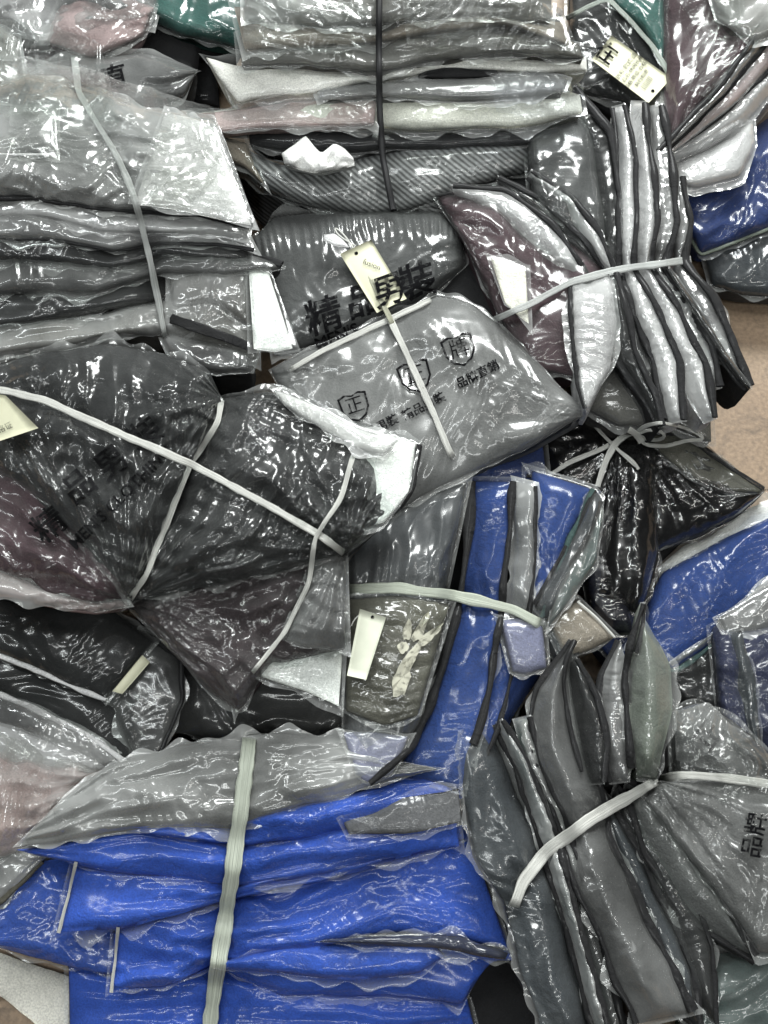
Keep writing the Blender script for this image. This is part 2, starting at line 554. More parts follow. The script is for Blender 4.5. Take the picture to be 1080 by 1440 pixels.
        out_ = np.maximum(np.maximum(-U, U - 1) * Lu, np.maximum(-V2, V2 - 1) * Lv)
        # long taut folds in two directions, in patches
        for q in (0, 1):
            an = (sd * .37 + q * 1.3) % 3.14
            a_ = U * Lu * math.cos(an) + V2 * Lv * math.sin(an); b_ = -U * Lu * math.sin(an) + V2 * Lv * math.cos(an)
            pm_ = np.clip(perlin(a_ / 120 + 5, b_ / 90, sd + 20 + q) * 3 + .2, 0, 1)
            c = c + .8 * pm_ * ridge(a_ / 170 + perlin(b_ / 60, a_ / 60, sd) * .2, b_ / 17 + perlin(a_ / 70, b_ / 70, sd + 3) * 1.2, sd + 22 + q) ** 2
        for (cx, cy, L_, am, k, dp) in pins:
            r_ = np.hypot(X - cx, Y - cy); th = np.arctan2(Y - cy, X - cx)
            H = H + .0045 * ridge(th * k * .9 + perlin(X / 50, Y / 50, sd + 6) * .5, r_ / 300 + 6, sd + 14) ** 3 * np.exp(-r_ / (L_ * 1.2)) * (1 - np.exp(-r_ / 18))
        H = H + up + crk * c * (edge + (1 - edge) * E) - droop * np.clip(out_, 0, None) / 1000.
        fv = P(X, Y, H).reshape(-1, 3)
        fq = quads(nu, nv, 0, True)
        fo = mesh_obj('plastic_film', fv, fq, film_mat(film), g, B.loc, face_up=True)
        hem = np.clip((out_ + 1) / max(2., margin), 0, 1) ** 2
        at = fo.data.attributes.new('hem', 'FLOAT', 'POINT')
        at.data.foreach_set('value', hem.ravel().astype(np.float32))
        B.tris[-1] = (fv, fq)
    for tr in trims:
        which, r, tcol = tr[:3]
        lo, hi = (tr[3], tr[4]) if len(tr) > 3 else (0., 1.)
        uu = np.linspace(lo, hi, max(8, int(Lu * (hi - lo) / 5)))
        ra, rb = rails(uu)
        vv = 0. if which == 'A' else 1.
        r_ = ra if which == 'A' else rb
        Hh, _ = field(uu, np.full_like(uu, vv), r_[:, 0], r_[:, 1], r_[:, 2])
        pts = P(r_[:, 0], r_[:, 1], Hh + up + .0065)
        if tcol == 'black':
            r = r * 1.1
        tube(g, B.loc, pts, r, fabric(tcol, False, .1), 'edge_binding', flat=.5)
    B.last = (g, fo)
    return g


def tube(parent, loc, pts, r, mat, name, flat=1.0, seg=7, taper=False):
    n = len(pts)
    tg = np.gradient(pts, axis=0)
    tg /= np.linalg.norm(tg, axis=1)[:, None] + 1e-12
    up = np.array([0, 0, 1.0])
    sd = np.cross(tg, up); sd /= np.linalg.norm(sd, axis=1)[:, None] + 1e-9
    nn = np.cross(sd, tg)
    V = []
    ang = np.linspace(0, 2 * np.pi, seg, endpoint=False)
    rr = r * (1 + .9 * perlin(np.arange(n) / 8., np.zeros(n) + r * 3000 + n * .37, 7)) if name == 'edge_binding' else np.full(n, r)
    if taper:
        rr = rr * np.clip(np.minimum(np.linspace(0, 1, n), np.linspace(1, 0, n)) * 6 + .35, 0, 1)
    for i in range(n):
        V.append(pts[i] + (np.cos(ang)[:, None] * sd[i] + np.sin(ang)[:, None] * nn[i] * flat) * rr[i])
    V = np.vstack(V)
    i = np.arange(n - 1)[:, None] * seg; j = np.arange(seg)[None, :]; k = (j + 1) % seg
    F = np.stack([i + j, i + k, i + seg + k, i + seg + j], -1).reshape(-1, 4)
    uv = np.stack([np.repeat(np.arange(n) * .02, seg), np.tile(np.arange(seg) / seg, n)], 1)
    return mesh_obj(name, V, F, mat, parent, loc, uvs=uv)


def caster(bundles):
    ts = []
    for b in bundles:
        for v, f in b.tris:
            ts.append(BVHTree.FromPolygons([tuple(p) for p in v], [tuple(q) for q in f.tolist()]))

    def cast(px, py, default=.1):
        d = P(np.array(float(px)), np.array(float(py)), np.array(0.0)) - CL
        d = Vector(d).normalized()
        best = None
        for t in ts:
            hit = t.ray_cast(CLOC, d)
            if hit[0] is not None and (best is None or hit[3] < best[1]):
                best = (hit[0].z, hit[3])
        return best[0] if best else default
    return cast


def strap(B, pts, w, mat=None, lift=.003, over=None, name='strap', r=None, smooth=9, absolute=None, cast=None, tuck=True):
    """a flat strap (or cord when r is set) pulled taut over whatever lies under its line"""
    cast = cast or caster(over or [B])
    q, Ln = resample(pts, max(6, int(sum(math.dist(a[:2], b[:2]) for a, b in zip(pts, pts[1:])) / 5)), 8)
    n = len(q)
    if absolute is None:
        hh = np.array([cast(x, y, np.nan) for x, y, _ in q])
        ok = ~np.isnan(hh)
        hh = np.interp(np.arange(n), np.arange(n)[ok], hh[ok]) if ok.any() else np.full(n, .1)
        pad = np.r_[np.full(2, hh[0]), hh, np.full(2, hh[-1])]
        mx = np.array([pad[i:i + 5].max() for i in range(n)])
        k = np.hanning(smooth + 2)[1:-1]; k /= k.sum(); e = smooth // 2
        pad = np.r_[np.full(e, mx[0]), mx, np.full(e, mx[-1])]
        hs = np.convolve(pad, k, 'valid')[:n]
        hh = np.maximum(hs, hh - .002) + lift + q[:, 2]
    else:
        hh = np.full(n, absolute) + q[:, 2]
    if r:
        return tube(B.o, B.loc, P(q[:, 0], q[:, 1], hh), r, mat or CORD, name)
    if tuck:
        e = np.minimum(np.arange(n), np.arange(n)[::-1]) * 5.0
        hh = hh - .035 * np.clip(1 - e / 14, 0, 1) ** 1.5
    tg = np.gradient(q[:, :2], axis=0); tg /= np.linalg.norm(tg, axis=1)[:, None]
    nr = np.stack([-tg[:, 1], tg[:, 0]], 1)
    k_ = len(pts) * 3.7 + w
    ws = w * (1 + .35 * perlin(np.arange(n) / 15., np.zeros(n) + k_, 3) + .2 * perlin(np.arange(n) / 3., np.zeros(n) + k_, 4))
    q[:, :2] += nr * (perlin(np.arange(n) / 7., np.zeros(n) + k_, 5) * 1.2)[:, None]
    cs_ = np.array([-.5, -.38, -.15, .1, .34, .5])
    cz = np.array([0, .0009, .0004, .0012, .0007, 0])
    V = []
    for c, z in list(zip(cs_, cz)) + [(.5, -.0014), (-.5, -.0014)]:
        V.append(P(q[:, 0] + nr[:, 0] * c * ws, q[:, 1] + nr[:, 1] * c * ws, hh + z))
    V = np.stack(V, 1).reshape(-1, 3)
    m = 8
    i = np.arange(n - 1)[:, None] * m; j = np.arange(m)[None, :]; k = (j + 1) % m
    F = np.stack([i + j, i + m + j, i + m + k, i + k], -1).reshape(-1, 4)
    uv = np.stack([np.repeat(np.arange(n) * .012, m), np.tile(np.r_[cs_ * 3, 1.5, -1.5], n)], 1)
    return mesh_obj(name, V, F, mat or WHITE_STRAP, B.o, B.loc, uvs=uv)


def glyphs(body, size, weight=0):
    cu = bpy.data.curves.new('text', 'FONT')
    cu.body = body
    cu.size = size
    cu.align_x = 'CENTER'; cu.align_y = 'CENTER'
    cu.resolution_u = 2
    cu.offset = weight
    ob = bpy.data.objects.new('text', cu)
    COL.objects.link(ob)
    bpy.context.view_layer.update()
    dg = bpy.context.evaluated_depsgraph_get()
    me = bpy.data.meshes.new_from_object(ob.evaluated_get(dg))
    bpy.data.objects.remove(ob); bpy.data.curves.remove(cu)
    import bmesh
    bm = bmesh.new(); bm.from_mesh(me)
    bmesh.ops.triangulate(bm, faces=bm.faces[:])
    for _ in range(3):
        es = [e for e in bm.edges if e.calc_length() > 7]
        if not es:
            break
        bmesh.ops.subdivide_edges(bm, edges=es, cuts=1)
    bmesh.ops.triangulate(bm, faces=bm.faces[:])
    v = np.array([(p.co.x, p.co.y) for p in bm.verts]).reshape(-1, 2)
    f = [[q.index for q in p.verts] for p in bm.faces]
    bm.free(); bpy.data.meshes.remove(me)
    return v, f


def to_px(v, cx, cy, ang, shear=0., sx=1.):
    a = math.radians(ang)
    x = (v[:, 0] + v[:, 1] * shear) * sx; y = -v[:, 1]
    return cx + x * math.cos(a) + y * math.sin(a), cy - x * math.sin(a) + y * math.cos(a)


def lay(B, v2, f, cast, name, parent=None, mat=None, lift=.0032):
    X, Y = v2
    hh = np.array([cast(x, y) for x, y in zip(X, Y)]) + lift
    return mesh_obj(name, P(X, Y, hh), f, mat or INK, parent or B.o, B.loc, smooth=False)


def text(B, body, cx, cy, size, ang, cast, parent=None, name='printed_lettering', mat=None, weight=0, shear=0, sx=1.):
    v, f = glyphs(body, size, weight)
    if len(v):
        return lay(B, to_px(v, cx, cy, ang, shear, sx), f, cast, name, parent, mat)


def shield(B, cx, cy, s, ang, cast, parent=None):
    o = np.array([(-1, .8), (-.5, .95), (0, .8), (.5, .95), (1, .8), (.95, -.2), (.6, -.75), (0, -1.05), (-.6, -.75), (-.95, -.2)]) * s
    o2 = []
    for i in range(len(o)):
        a, b = o[i], o[(i + 1) % len(o)]
        for t in np.linspace(0, 1, 5)[:-1]:
            o2.append(a + (b - a) * t)
    o2 = np.array(o2); n = len(o2)
    v = np.vstack([o2, o2 * .86])
    f = [[i, (i + 1) % n, n + (i + 1) % n, n + i] for i in range(n)]
    return lay(B, to_px(v, cx, cy, ang), f, cast, 'shield_outline', parent)


def card(B, cor, cast, mat, name='hang_tag', lift=.006, texts=(), flatten=True):
    """thin card, corners in order round; slightly bowed"""
    c = np.array(cor, float)
    n = 9
    s = np.linspace(0, 1, n)
    Uu, Vv = np.meshgrid(s, s, indexing='ij')
    X = (1 - Uu) * (1 - Vv) * c[0, 0] + Uu * (1 - Vv) * c[1, 0] + Uu * Vv * c[2, 0] + (1 - Uu) * Vv * c[3, 0]
    Y = (1 - Uu) * (1 - Vv) * c[0, 1] + Uu * (1 - Vv) * c[1, 1] + Uu * Vv * c[2, 1] + (1 - Uu) * Vv * c[3, 1]
    hs = np.array([[cast(X[i, j], Y[i, j], np.nan) for j in range(0, n, 2)] for i in range(0, n, 2)])
    hm = np.nanmax(hs) if not np.all(np.isnan(hs)) else .15
    # plane through the corner heights, raised to clear the highest spot
    k = [np.nan_to_num(x, nan=hm) for x in (hs[0, 0], hs[-1, 0], hs[-1, -1], hs[0, -1])]
    H = (1 - Uu) * (1 - Vv) * k[0] + Uu * (1 - Vv) * k[1] + Uu * Vv * k[2] + (1 - Uu) * Vv * k[3]
    H = H + max(0, np.nanmax(hs - H[::2, ::2])) + lift + .002 * np.sin(Uu * 3.1)
    top = P(X, Y, H).reshape(-1, 3); bot = P(X, Y, H - .0008).reshape(-1, 3)
    F = np.vstack([quads(n, n, 0, True), quads(n, n, n * n)])
    ring = np.r_[np.arange(n), np.arange(1, n) * n + n - 1, (n - 1) * n + np.arange(n - 2, -1, -1), np.arange(n - 2, 0, -1) * n]
    rn = np.roll(ring, -1)
    F = np.vstack([F, np.stack([ring, rn, rn + n * n, ring + n * n], 1)])
    o = mesh_obj(name, np.vstack([top, bot]), F, mat, B.o, B.loc, smooth=False)
    t = BVHTree.FromPolygons([tuple(p) for p in top], [tuple(q) for q in quads(n, n).tolist()])

    def cst(px, py, default=None):
        d = Vector(P(np.array(float(px)), np.array(float(py)), np.array(0.0)) - CL).normalized()
        hit = t.ray_cast(CLOC, d)
        return hit[0].z if hit[0] is not None else float(H.mean())
    return o, cst


def loose(B, A, Bt, cast, film='thin', crk=.010, cs=44, lift=.003, step=2.8):
    """a loose piece of film lying over the bags below it"""
    SEED[0] += 7
    sd = SEED[0] % 900
    a0, La = resample(A, 400, 4); b0, Lb = resample(Bt, 400, 4)
    for q_, r_ in enumerate((a0, b0)):
        s_ = np.linspace(0, La, 400)
        for k_ in (0, 1):
            r_[:, k_] += 9 * perlin(s_ / 60, s_ * 0 + 3.3 + q_ * 5 + k_ * 9, sd) + 3 * perlin(s_ / 17, s_ * 0 + q_ * 5 + k_ * 9, sd + 1)
    Lu = (La + Lb) / 2
    Lv = float(np.mean(np.hypot(a0[:, 0] - b0[:, 0], a0[:, 1] - b0[:, 1])))

    def xy(nu, nv):
        U, V = np.meshgrid(np.linspace(0, 1, nu), np.linspace(0, 1, nv), indexing='ij')
        k = U * 399
        f = [np.interp(k, np.arange(400), a0[:, j]) * (1 - V) + np.interp(k, np.arange(400), b0[:, j]) * V for j in (0, 1)]
        return U, V, f[0], f[1]
    cu, cv = int(Lu / 9) + 3, int(Lv / 9) + 3
    U, V, X, Y = xy(cu, cv)
    H = np.array([[cast(X[i, j], Y[i, j], np.nan) for j in range(cv)] for i in range(cu)])
    H = np.where(np.isnan(H), np.nanmin(H) - .01, H)

    def nb(M, fn):
        Pd = np.pad(M, 1, mode='edge')
        return fn(np.stack([Pd[i:i + cu, j:j + cv] for i in range(3) for j in range(3)]), axis=0)
    H = nb(nb(nb(H, np.max), np.mean), np.mean)
    nu, nv = int(Lu / step) + 4, int(Lv / step) + 4
    U, V, X, Y = xy(nu, nv)
    fu, fv = U * (cu - 1), V * (cv - 1)
    iu = np.minimum(fu.astype(int), cu - 2); iv = np.minimum(fv.astype(int), cv - 2)
    du, dv = fu - iu, fv - iv
    Hh = (H[iu, iv] * (1 - du) + H[iu + 1, iv] * du) * (1 - dv) + (H[iu, iv + 1] * (1 - du) + H[iu + 1, iv + 1] * du) * dv
    c = crinkle(X, Y, cs * 1.3, sd, .3)
    an = sd * .7
    a_ = X * math.cos(an) + Y * math.sin(an); b_ = -X * math.sin(an) + Y * math.cos(an)
    c = c + .6 * ridge(a_ / 190, b_ / 20 + perlin(a_ / 70, b_ / 70, sd + 3) * 1.5, sd + 9) ** 2
    Hh = Hh + lift + crk * c
    o = mesh_obj('loose_film', P(X, Y, Hh).reshape(-1, 3), quads(nu, nv), film_mat(film), B.o, B.loc, face_up=True)
    hem = np.clip(1 - np.minimum(np.minimum(U, 1 - U) * Lu, np.minimum(V, 1 - V) * Lv) / 4, 0, 1) * .4
    at = o.data.attributes.new('hem', 'FLOAT', 'POINT')
    at.data.foreach_set('value', hem.ravel().astype(np.float32))
    return o


def hole(B, x, y, cast, r=2.6):
    t = np.linspace(0, 2 * np.pi, 14, endpoint=False)
    v = np.vstack([[0, 0], np.stack([np.cos(t) * r, np.sin(t) * r], 1)])
    lay(B, to_px(v, x, y, 0), [[0, i + 1, (i + 1) % 14 + 1] for i in range(14)], cast, 'punched_hole', None, INK, .0006)


def fin(B, cl, h, dh=.022, **kw):
    """a bag seen on its edge: centre line with widths (x, y, w)"""
    c = np.array(cl, float)
    tg = np.gradient(c[:, :2], axis=0); tg /= np.linalg.norm(tg, axis=1)[:, None]
    nr = np.stack([-tg[:, 1], tg[:, 0]], 1)
    A = c[:, :2] - nr * c[:, 2:3] / 2
    Bt = c[:, :2] + nr * c[:, 2:3] / 2
    z = c[:, 3] if c.shape[1] > 3 else np.zeros(len(c))
    kw.setdefault('bulge', .014); kw.setdefault('pv', 3.4); kw.setdefault('crk', .005); kw.setdefault('tent', .3 + .4 * ((len(B.tris) * 37) % 10) / 10.); kw.setdefault('jag', 1.6); kw.setdefault('pu', 10)
    kw.setdefault('fold', (.006, 4, 2.0)); kw.setdefault('margin', 3); kw.setdefault('cs', 22)
    kw.setdefault('thick', .09); kw.setdefault('und', .003)
    return bag(B, [(*p, zz) for p, zz in zip(A, z)], [(*p, zz) for p, zz in zip(Bt, z)], h, h - dh, **kw)


def under(B, A, Bt, htop, n=3, cols=('dark', 'black', 'dark', 'mid')):
    """the lower bags of a bundle, down to the floor"""
    zs = np.linspace(.0, htop, n + 1)
    for k in range(n):
        top = zs[k + 1]
        bag(B, A, Bt, top - .012, bulge=.012, thick=max(.02, zs[1] - .014), col='black', film=None, coat=0,  # lower bags all black, painting deep shade into the gaps
            step=7, fold=(.006, 3, 3), pv=8, pu=10)


# ------------------------------------------------------------ the setting
def floor():
    n = 60
    x = np.linspace(-3, 3, n); y = np.linspace(-3, 3.5, n)
    Xg, Yg = np.meshgrid(x, y, indexing='ij')
    v = np.stack([Xg, Yg, np.zeros_like(Xg)], -1).reshape(-1, 3)
    m, nt, out = newmat('worn_tan_floor')
    tc = N(nt, 'ShaderNodeTexCoord')
    L = nt.links.new
    a = N(nt, 'ShaderNodeTexNoise', i_Scale=3.0, i_Detail=8.0)
    b = N(nt, 'ShaderNodeTexNoise', i_Scale=160.0, i_Detail=3.0)
    L(tc.outputs['Object'], a.inputs['Vector']); L(tc.outputs['Object'], b.inputs['Vector'])
    r = N(nt, 'ShaderNodeValToRGB')
    r.color_ramp.elements[0].position = .3; r.color_ramp.elements[0].color = (.30, .21, .14, 1)
    r.color_ramp.elements[1].position = .7; r.color_ramp.elements[1].color = (.42, .31, .215, 1)
    L(a.outputs['Fac'], r.inputs['Fac'])
    mr = N(nt, 'ShaderNodeMapRange', i_From_Min=.3, i_From_Max=.7, i_To_Min=.78, i_To_Max=1.18)
    L(b.outputs['Fac'], mr.inputs['Value'])
    vm = N(nt, 'ShaderNodeVectorMath', operation='SCALE')
    L(r.outputs[0], vm.inputs[0]); L(mr.outputs[0], vm.inputs['Scale'])
    bs = N(nt, 'ShaderNodeBsdfPrincipled', i_Roughness=.5)
    sc_ = N(nt, 'ShaderNodeTexNoise', i_Scale=14.0, i_Detail=9.0, i_Roughness=.7, i_Distortion=1.5)
    L(tc.outputs['Object'], sc_.inputs['Vector'])
    sm_ = N(nt, 'ShaderNodeMapRange', i_From_Min=.52, i_From_Max=.72, i_To_Min=0., i_To_Max=.75)
    L(sc_.outputs['Fac'], sm_.inputs['Value'])
    mxc = N(nt, 'ShaderNodeMixRGB', blend_type='MIX')
    mxc.inputs['Color2'].default_value = (.13, .10, .075, 1)
    L(sm_.outputs[0], mxc.inputs[0]); L(vm.outputs[0], mxc.inputs['Color1'])
    L(mxc.outputs[0], bs.inputs['Base Color'])
    bp = N(nt, 'ShaderNodeBump', i_Strength=.4, i_Distance=.001)
    L(b.outputs['Fac'], bp.inputs['Height']); L(bp.outputs[0], bs.inputs['Normal'])
    L(bs.outputs[0], out.inputs['Surface'])
    o = mesh_obj('floor', v, quads(n, n, 0, True), m, None, np.zeros(3))
    o['kind'] = 'structure'


floor()

# ============================ G: blue bags at the right edge
G = Bundle('clothes_bundle', 'royal blue packed garments at the right edge, below the pinkish fanned bundle', 'clothes bundle', (1040, 290), 'tied bundles of packed garments')
under(G, [(960, 265), (1010, 250), (1120, 180)], [(985, 365), (1040, 400), (1120, 400)], .05, 1, ('navy',))
bag(G, [(985, 330), (1040, 320), (1120, 300)], [(1000, 400), (1040, 412), (1120, 420)], .06, col='slate', film='clear', bulge=.02)
bag(G, [(945, 262), (1010, 250), (1060, 180), (1130, 130)], [(962, 322), (985, 358), (1050, 335), (1130, 300)], .085, col='deepblue', film='thin', bulge=.03, fold=(.012, 3, 3), trims=(('B', .003, 'palegreen'),))

# ============================ O: dark bags at the right edge
O = Bundle('clothes_bundle', 'dark navy packed garments at the right edge, right of the grey fanned bundle', 'clothes bundle', (1040, 960), 'tied bundles of packed garments')
bag(O, [(930, 930), (1000, 900), (1020, 860)], [(950, 990), (1010, 1010), (1060, 1010)], .05, col='dark', film='clear', bulge=.02, fold=(.01, 4, 3))
bag(O, [(1000, 880), (1040, 870), (1130, 860)], [(1010, 1010), (1050, 1060), (1130, 1090)], .08, col='navy', film='thin', bulge=.03, fold=(.01, 2, 3), thick=.07)
bag(O, [(1010, 868), (1060, 838), (1130, 800)], [(1022, 892), (1060, 888), (1130, 870)], .10, col='mid', film='foil', bulge=.008, thick=.03)
fin(O, [(1030, 890, 26), (1045, 960, 34), (1060, 1060, 20)], .115, col='slate', film='clear', thick=.05)

# ============================ K: blue bag lower right
K = Bundle('clothes_bundle', 'deep blue packed garments with a white mesh edge, right of the black bags', 'clothes bundle', (1000, 830), 'tied bundles of packed garments')
under(K, [(900, 860), (960, 790), (1060, 730)], [(930, 930), (1000, 900), (1070, 850)], .035, 1, ('navy', 'dark'))
bag(K, [(925, 800), (960, 768), (1000, 755), (1040, 722), (1090, 700)], [(930, 830), (970, 810), (1020, 790), (1060, 760), (1100, 740)], .052, col='white', film='hazy', bulge=.008, thick=.02, cs=25, label='white mesh fabric edge')
bag(K, [(900, 885), (912, 845), (932, 806), (962, 788), (1022, 756), (1060, 742), (1120, 705)], [(915, 935), (948, 945), (990, 915), (1035, 875), (1080, 830), (1130, 790)], .066, col='midblue', film='thin', bulge=.022, fold=(.008, 3, 2), trims=(('B', .0035, 'seagreen'),))
fin(K, [(948, 935, 10), (1010, 890, 12), (1075, 826, 14), (1130, 790, 14)], .08, col='palegreen', film='silver', bulge=.006, thick=.02)
bag(K, [(820, 880), (860, 850), (900, 840)], [(860, 930), (890, 930), (925, 925)], .075, col='deepblue', film='thin', bulge=.01, thick=.07)

# ============================ S/L: dark bundle lower left
S = Bundle('clothes_bundle', 'charcoal packed garments lying in shade between the crossed-strap bundle and the long blue bundle', 'clothes bundle', (370, 990), 'tied bundles of packed garments')
under(S, [(240, 930), (360, 930), (500, 900)], [(250, 1040), (360, 1050), (500, 1050)], .05, 1, ('black',))
bag(S, [(225, 900), (340, 940), (500, 930)], [(235, 1030), (350, 1045), (520, 1045)], .075, col='dark', film='hazy', bulge=.02, fold=(.006, 4, 3))

Lb = Bundle('clothes_bundle', 'charcoal packed garments at the left edge with a narrow cream tag, under the crossed-strap bundle', 'clothes bundle', (100, 940), 'tied bundles of packed garments')
under(Lb, [(-60, 850), (80, 855), (230, 880)], [(-60, 980), (80, 1010), (200, 1070)], .10, 2)
bag(Lb, [(-40, 960), (50, 985), (120, 1015), (185, 1050)], [(-40, 1010), (50, 1040), (120, 1065), (190, 1092)], .115, col='mid', film='silver', bulge=.02, cs=32, fold=(.006, 2, 4))
bag(Lb, [(-40, 880), (80, 900), (180, 900), (252, 925)], [(-40, 960), (60, 1000), (120, 1030), (200, 1092), ], .13, col='dark', film='clear', bulge=.018, cs=48, trims=(('B', .004, 'silver'),), fold=(.006, 3, 3))
bag(Lb, [(200, 890), (255, 925), (258, 985), (208, 1092)], [(150, 960), (160, 1000), (180, 1045), (195, 1088)], .142, col='dark', film='hazy', bulge=.008, thick=.02, crk=.002, trims=(('A', .003, 'black'),))
bag(Lb, [(-40, 835), (70, 850), (150, 852), (215, 900)], [(-40, 905), (40, 938), (90, 962), (148, 984)], .155, col='dark', film='clear', bulge=.02, fold=(.006, 3, 3), trims=(('B', .003, 'silver'),))
c = caster([Lb])
card(Lb, [(200, 921), (211, 931), (172, 976), (158, 972)], c, CARD, texts=())

# ============================ Pk: pink crumpled
Pk = Bundle('clothes_bundle', 'pale pink garments in crumpled plastic at the left edge, beside the long blue bundle', 'clothes bundle', (60, 1110), 'tied bundles of packed garments')
under(Pk, [(-60, 1000), (40, 1020), (120, 1060)], [(-60, 1250), (0, 1240), (50, 1200)], .07, 2, ('rose', 'mid'))
bag(Pk, [(-50, 1180), (20, 1190), (70, 1200)], [(-50, 1290), (0, 1268), (60, 1212)], .085, col='mid', film='silver', bulge=.012, cs=32, trims=(('B', .004, 'olive'),))
bag(Pk, [(-50, 1000), (30, 1030), (90, 1060), (165, 1078)], [(-50, 1215), (10, 1205), (40, 1185), (110, 1120)], .095, col='pink', film='milky', bulge=.035, cs=46, crk=.018, fold=(.022, 6, 6))
fin(Pk, [(160, 1080, 12), (120, 1110, 34), (85, 1140, 30), (45, 1185, 12)], .125, col='rose', film='foil', bulge=.014, thick=.03)
bag(Pk, [(-50, 962), (40, 1000), (100, 1040), (160, 1082)], [(-50, 1040), (20, 1080), (70, 1085), (120, 1090)], .115, col='silver', film='silver', bulge=.014, thick=.03, cs=35, fold=(.008, 2, 5))

# ============================ I: black bags
I = Bundle('clothes_bundle', 'glossy black packed garments tied with a knotted white string, by the tan floor', 'clothes bundle', (900, 700), 'tied bundles of packed garments')
under(I, [(760, 600), (880, 590), (1000, 640), (1040, 680)], [(800, 830), (880, 860), (930, 790), (1010, 720)], .05, 1, ('black',))
bag(I, [(730, 560), (830, 575), (890, 600), (960, 610), (1010, 645), (1076, 688)], [(790, 800), (850, 840), (920, 778), (985, 752), (1040, 722), (1074, 692)], .075, col='black', film='black', bulge=.03, fold=(.012, 5, 2),
    pins=((885, 610, 160, .012, 9, .012),), trims=(('A', .003, 'black', .45, 1.0),), cs=41)
bag(I, [(850, 620), (862, 700), (850, 780), (835, 840)], [(925, 615), (930, 690), (925, 780), (900, 862)], .10, col='black', film='black', bulge=.028, thick=.05, cs=38, fold=(.012, 2, 3), pins=((885, 610, 120, .012, 9, .012),), label='black garment standing in upright folds')
bag(I, [(815, 760), (840, 770), (870, 780)], [(830, 860), (860, 890), (895, 890)], .095, col='navy', film='black', bulge=.02, thick=.05, cs=32)
bag(I, [(905, 608), (960, 612), (1005, 645), (1070, 688)], [(930, 640), (965, 668), (1010, 690), (1066, 694)], .112, col='olive', film='clear', bulge=.006, thick=.012, crk=.002, trims=(('A', .002, 'black'),), label='olive black sheer corner')

# ============================ M: long blue bundle at the bottom
M = Bundle('clothes_bundle', 'long royal blue bundle across the bottom with a pale upright strap', 'clothes bundle', (380, 1250), 'tied bundles of packed garments')
under(M, [(60, 1200), (300, 1120), (620, 1090)], [(110, 1420), (380, 1440), (650, 1420)], .06, 2, ('navy', 'deepblue'))
bag(M, [(560, 1230), (700, 1230), (800, 1230)], [(600, 1500), (700, 1500), (800, 1500)], .04, col='black', film=None, bulge=.01, thick=.03, step=7)  # black sheet put in for the dark floor gap between bundles
SM = [(352, 1030), (345, 1090), (325, 1240), (300, 1400), (292, 1470)]
bag(M, [(95, 1350), (290, 1350), (480, 1360), (655, 1400)], [(100, 1480), (290, 1480), (480, 1480), (665, 1440), ], .055, col='blue', film='thin', bulge=.02, fold=(.008, 2, 5), lines=((SM, 90, .006, 60, .012),), crk=.002)
bag(M, [(-30, 1300), (20, 1240), (60, 1210), (110, 1205)], [(-30, 1325), (60, 1350), (100, 1362), (190, 1372)], .075, col='blue', film='clear', bulge=.012, thick=.02, fold=(.005, 2, 3), label='blue garment under cloudy film at the left end')
bag(M, [(310, 1290), (450, 1290), (620, 1250), (690, 1260), (722, 1348)], [(310, 1360), (400, 1400), (540, 1400), (650, 1415), (690, 1352)], .08, col='blue', film='thin', bulge=.018, fold=(.008, 2, 5), crk=.002)
bag(M, [(308, 1352), (400, 1330), (520, 1322), (605, 1322), (626, 1345)], [(308, 1362), (380, 1368), (500, 1378), (590, 1370), (625, 1348)], .115, col='blue', film='thin', bulge=.014, thick=.03, crk=.002, fold=(.003, 2, 2))
bag(M, [(164, 1302), (250, 1282), (330, 1262), (460, 1225), (560, 1190), (655, 1160)], [(156, 1394), (230, 1386), (310, 1358), (440, 1335), (560, 1310), (715, 1335)], .105, col='blue', film='thin', bulge=.016, fold=(.009, 3, 3), lines=((SM, 130, .012, 40, .016),), crk=.003, trims=(), pv=6)
bag(M, [(450, 1322), (560, 1314), (650, 1318), (715, 1342)], [(450, 1326), (540, 1328), (620, 1335), (712, 1350)], .13, col='navy', film='clear', bulge=.01, thick=.03, cs=25)  # navy strip coloured to read as a shaded gap between the blues
bag(M, [(104, 1210), (200, 1222), (330, 1240), (450, 1215), (560, 1185), (650, 1160)], [(82, 1310), (170, 1308), (250, 1288), (330, 1262), (450, 1240), (655, 1180)], .125, col='blue', film='thin', bulge=.018, fold=(.013, 2.5, 4), lines=((SM, 130, .012, 40, .016),), crk=.003, pv=6)
bag(M, [(22, 1195), (100, 1182), (200, 1165), (350, 1185), (450, 1165), (640, 1125)], [(40, 1200), (100, 1215), (200, 1230), (330, 1248), (450, 1228), (645, 1190)], .14, col='blue', film='thin', bulge=.02, fold=(.010, 2.5, 3), lines=((SM, 110, .008, 50, .014),), crk=.004)
bag(M, [(150, 1165), (300, 1150), (450, 1125), (560, 1095), (650, 1085)], [(200, 1172), (340, 1190), (450, 1178), (560, 1145), (650, 1125)], .152, col='blue', film='thin', bulge=.018, fold=(.013, 2.5, 4), lines=((SM, 130, .012, 40, .016),))
bag(M, [(480, 1150), (560, 1125), (645, 1108)], [(490, 1172), (570, 1172), (650, 1158)], .17, col='neutral', film='thin', bulge=.004, thick=.02, label='pale grey green mesh fabric')
bag(M, [(70, 1140), (150, 1080), (250, 1050), (350, 1032), (480, 1035), (560, 1075), (600, 1080)], [(28, 1190), (110, 1180), (200, 1165), (330, 1165), (430, 1132), (540, 1100), (620, 1082)], .165, col='neutral', film='milky', bulge=.014, fold=(.012, 4, 6), lines=((SM, 120, .012, 34, .014),), cs=41, crk=.006)
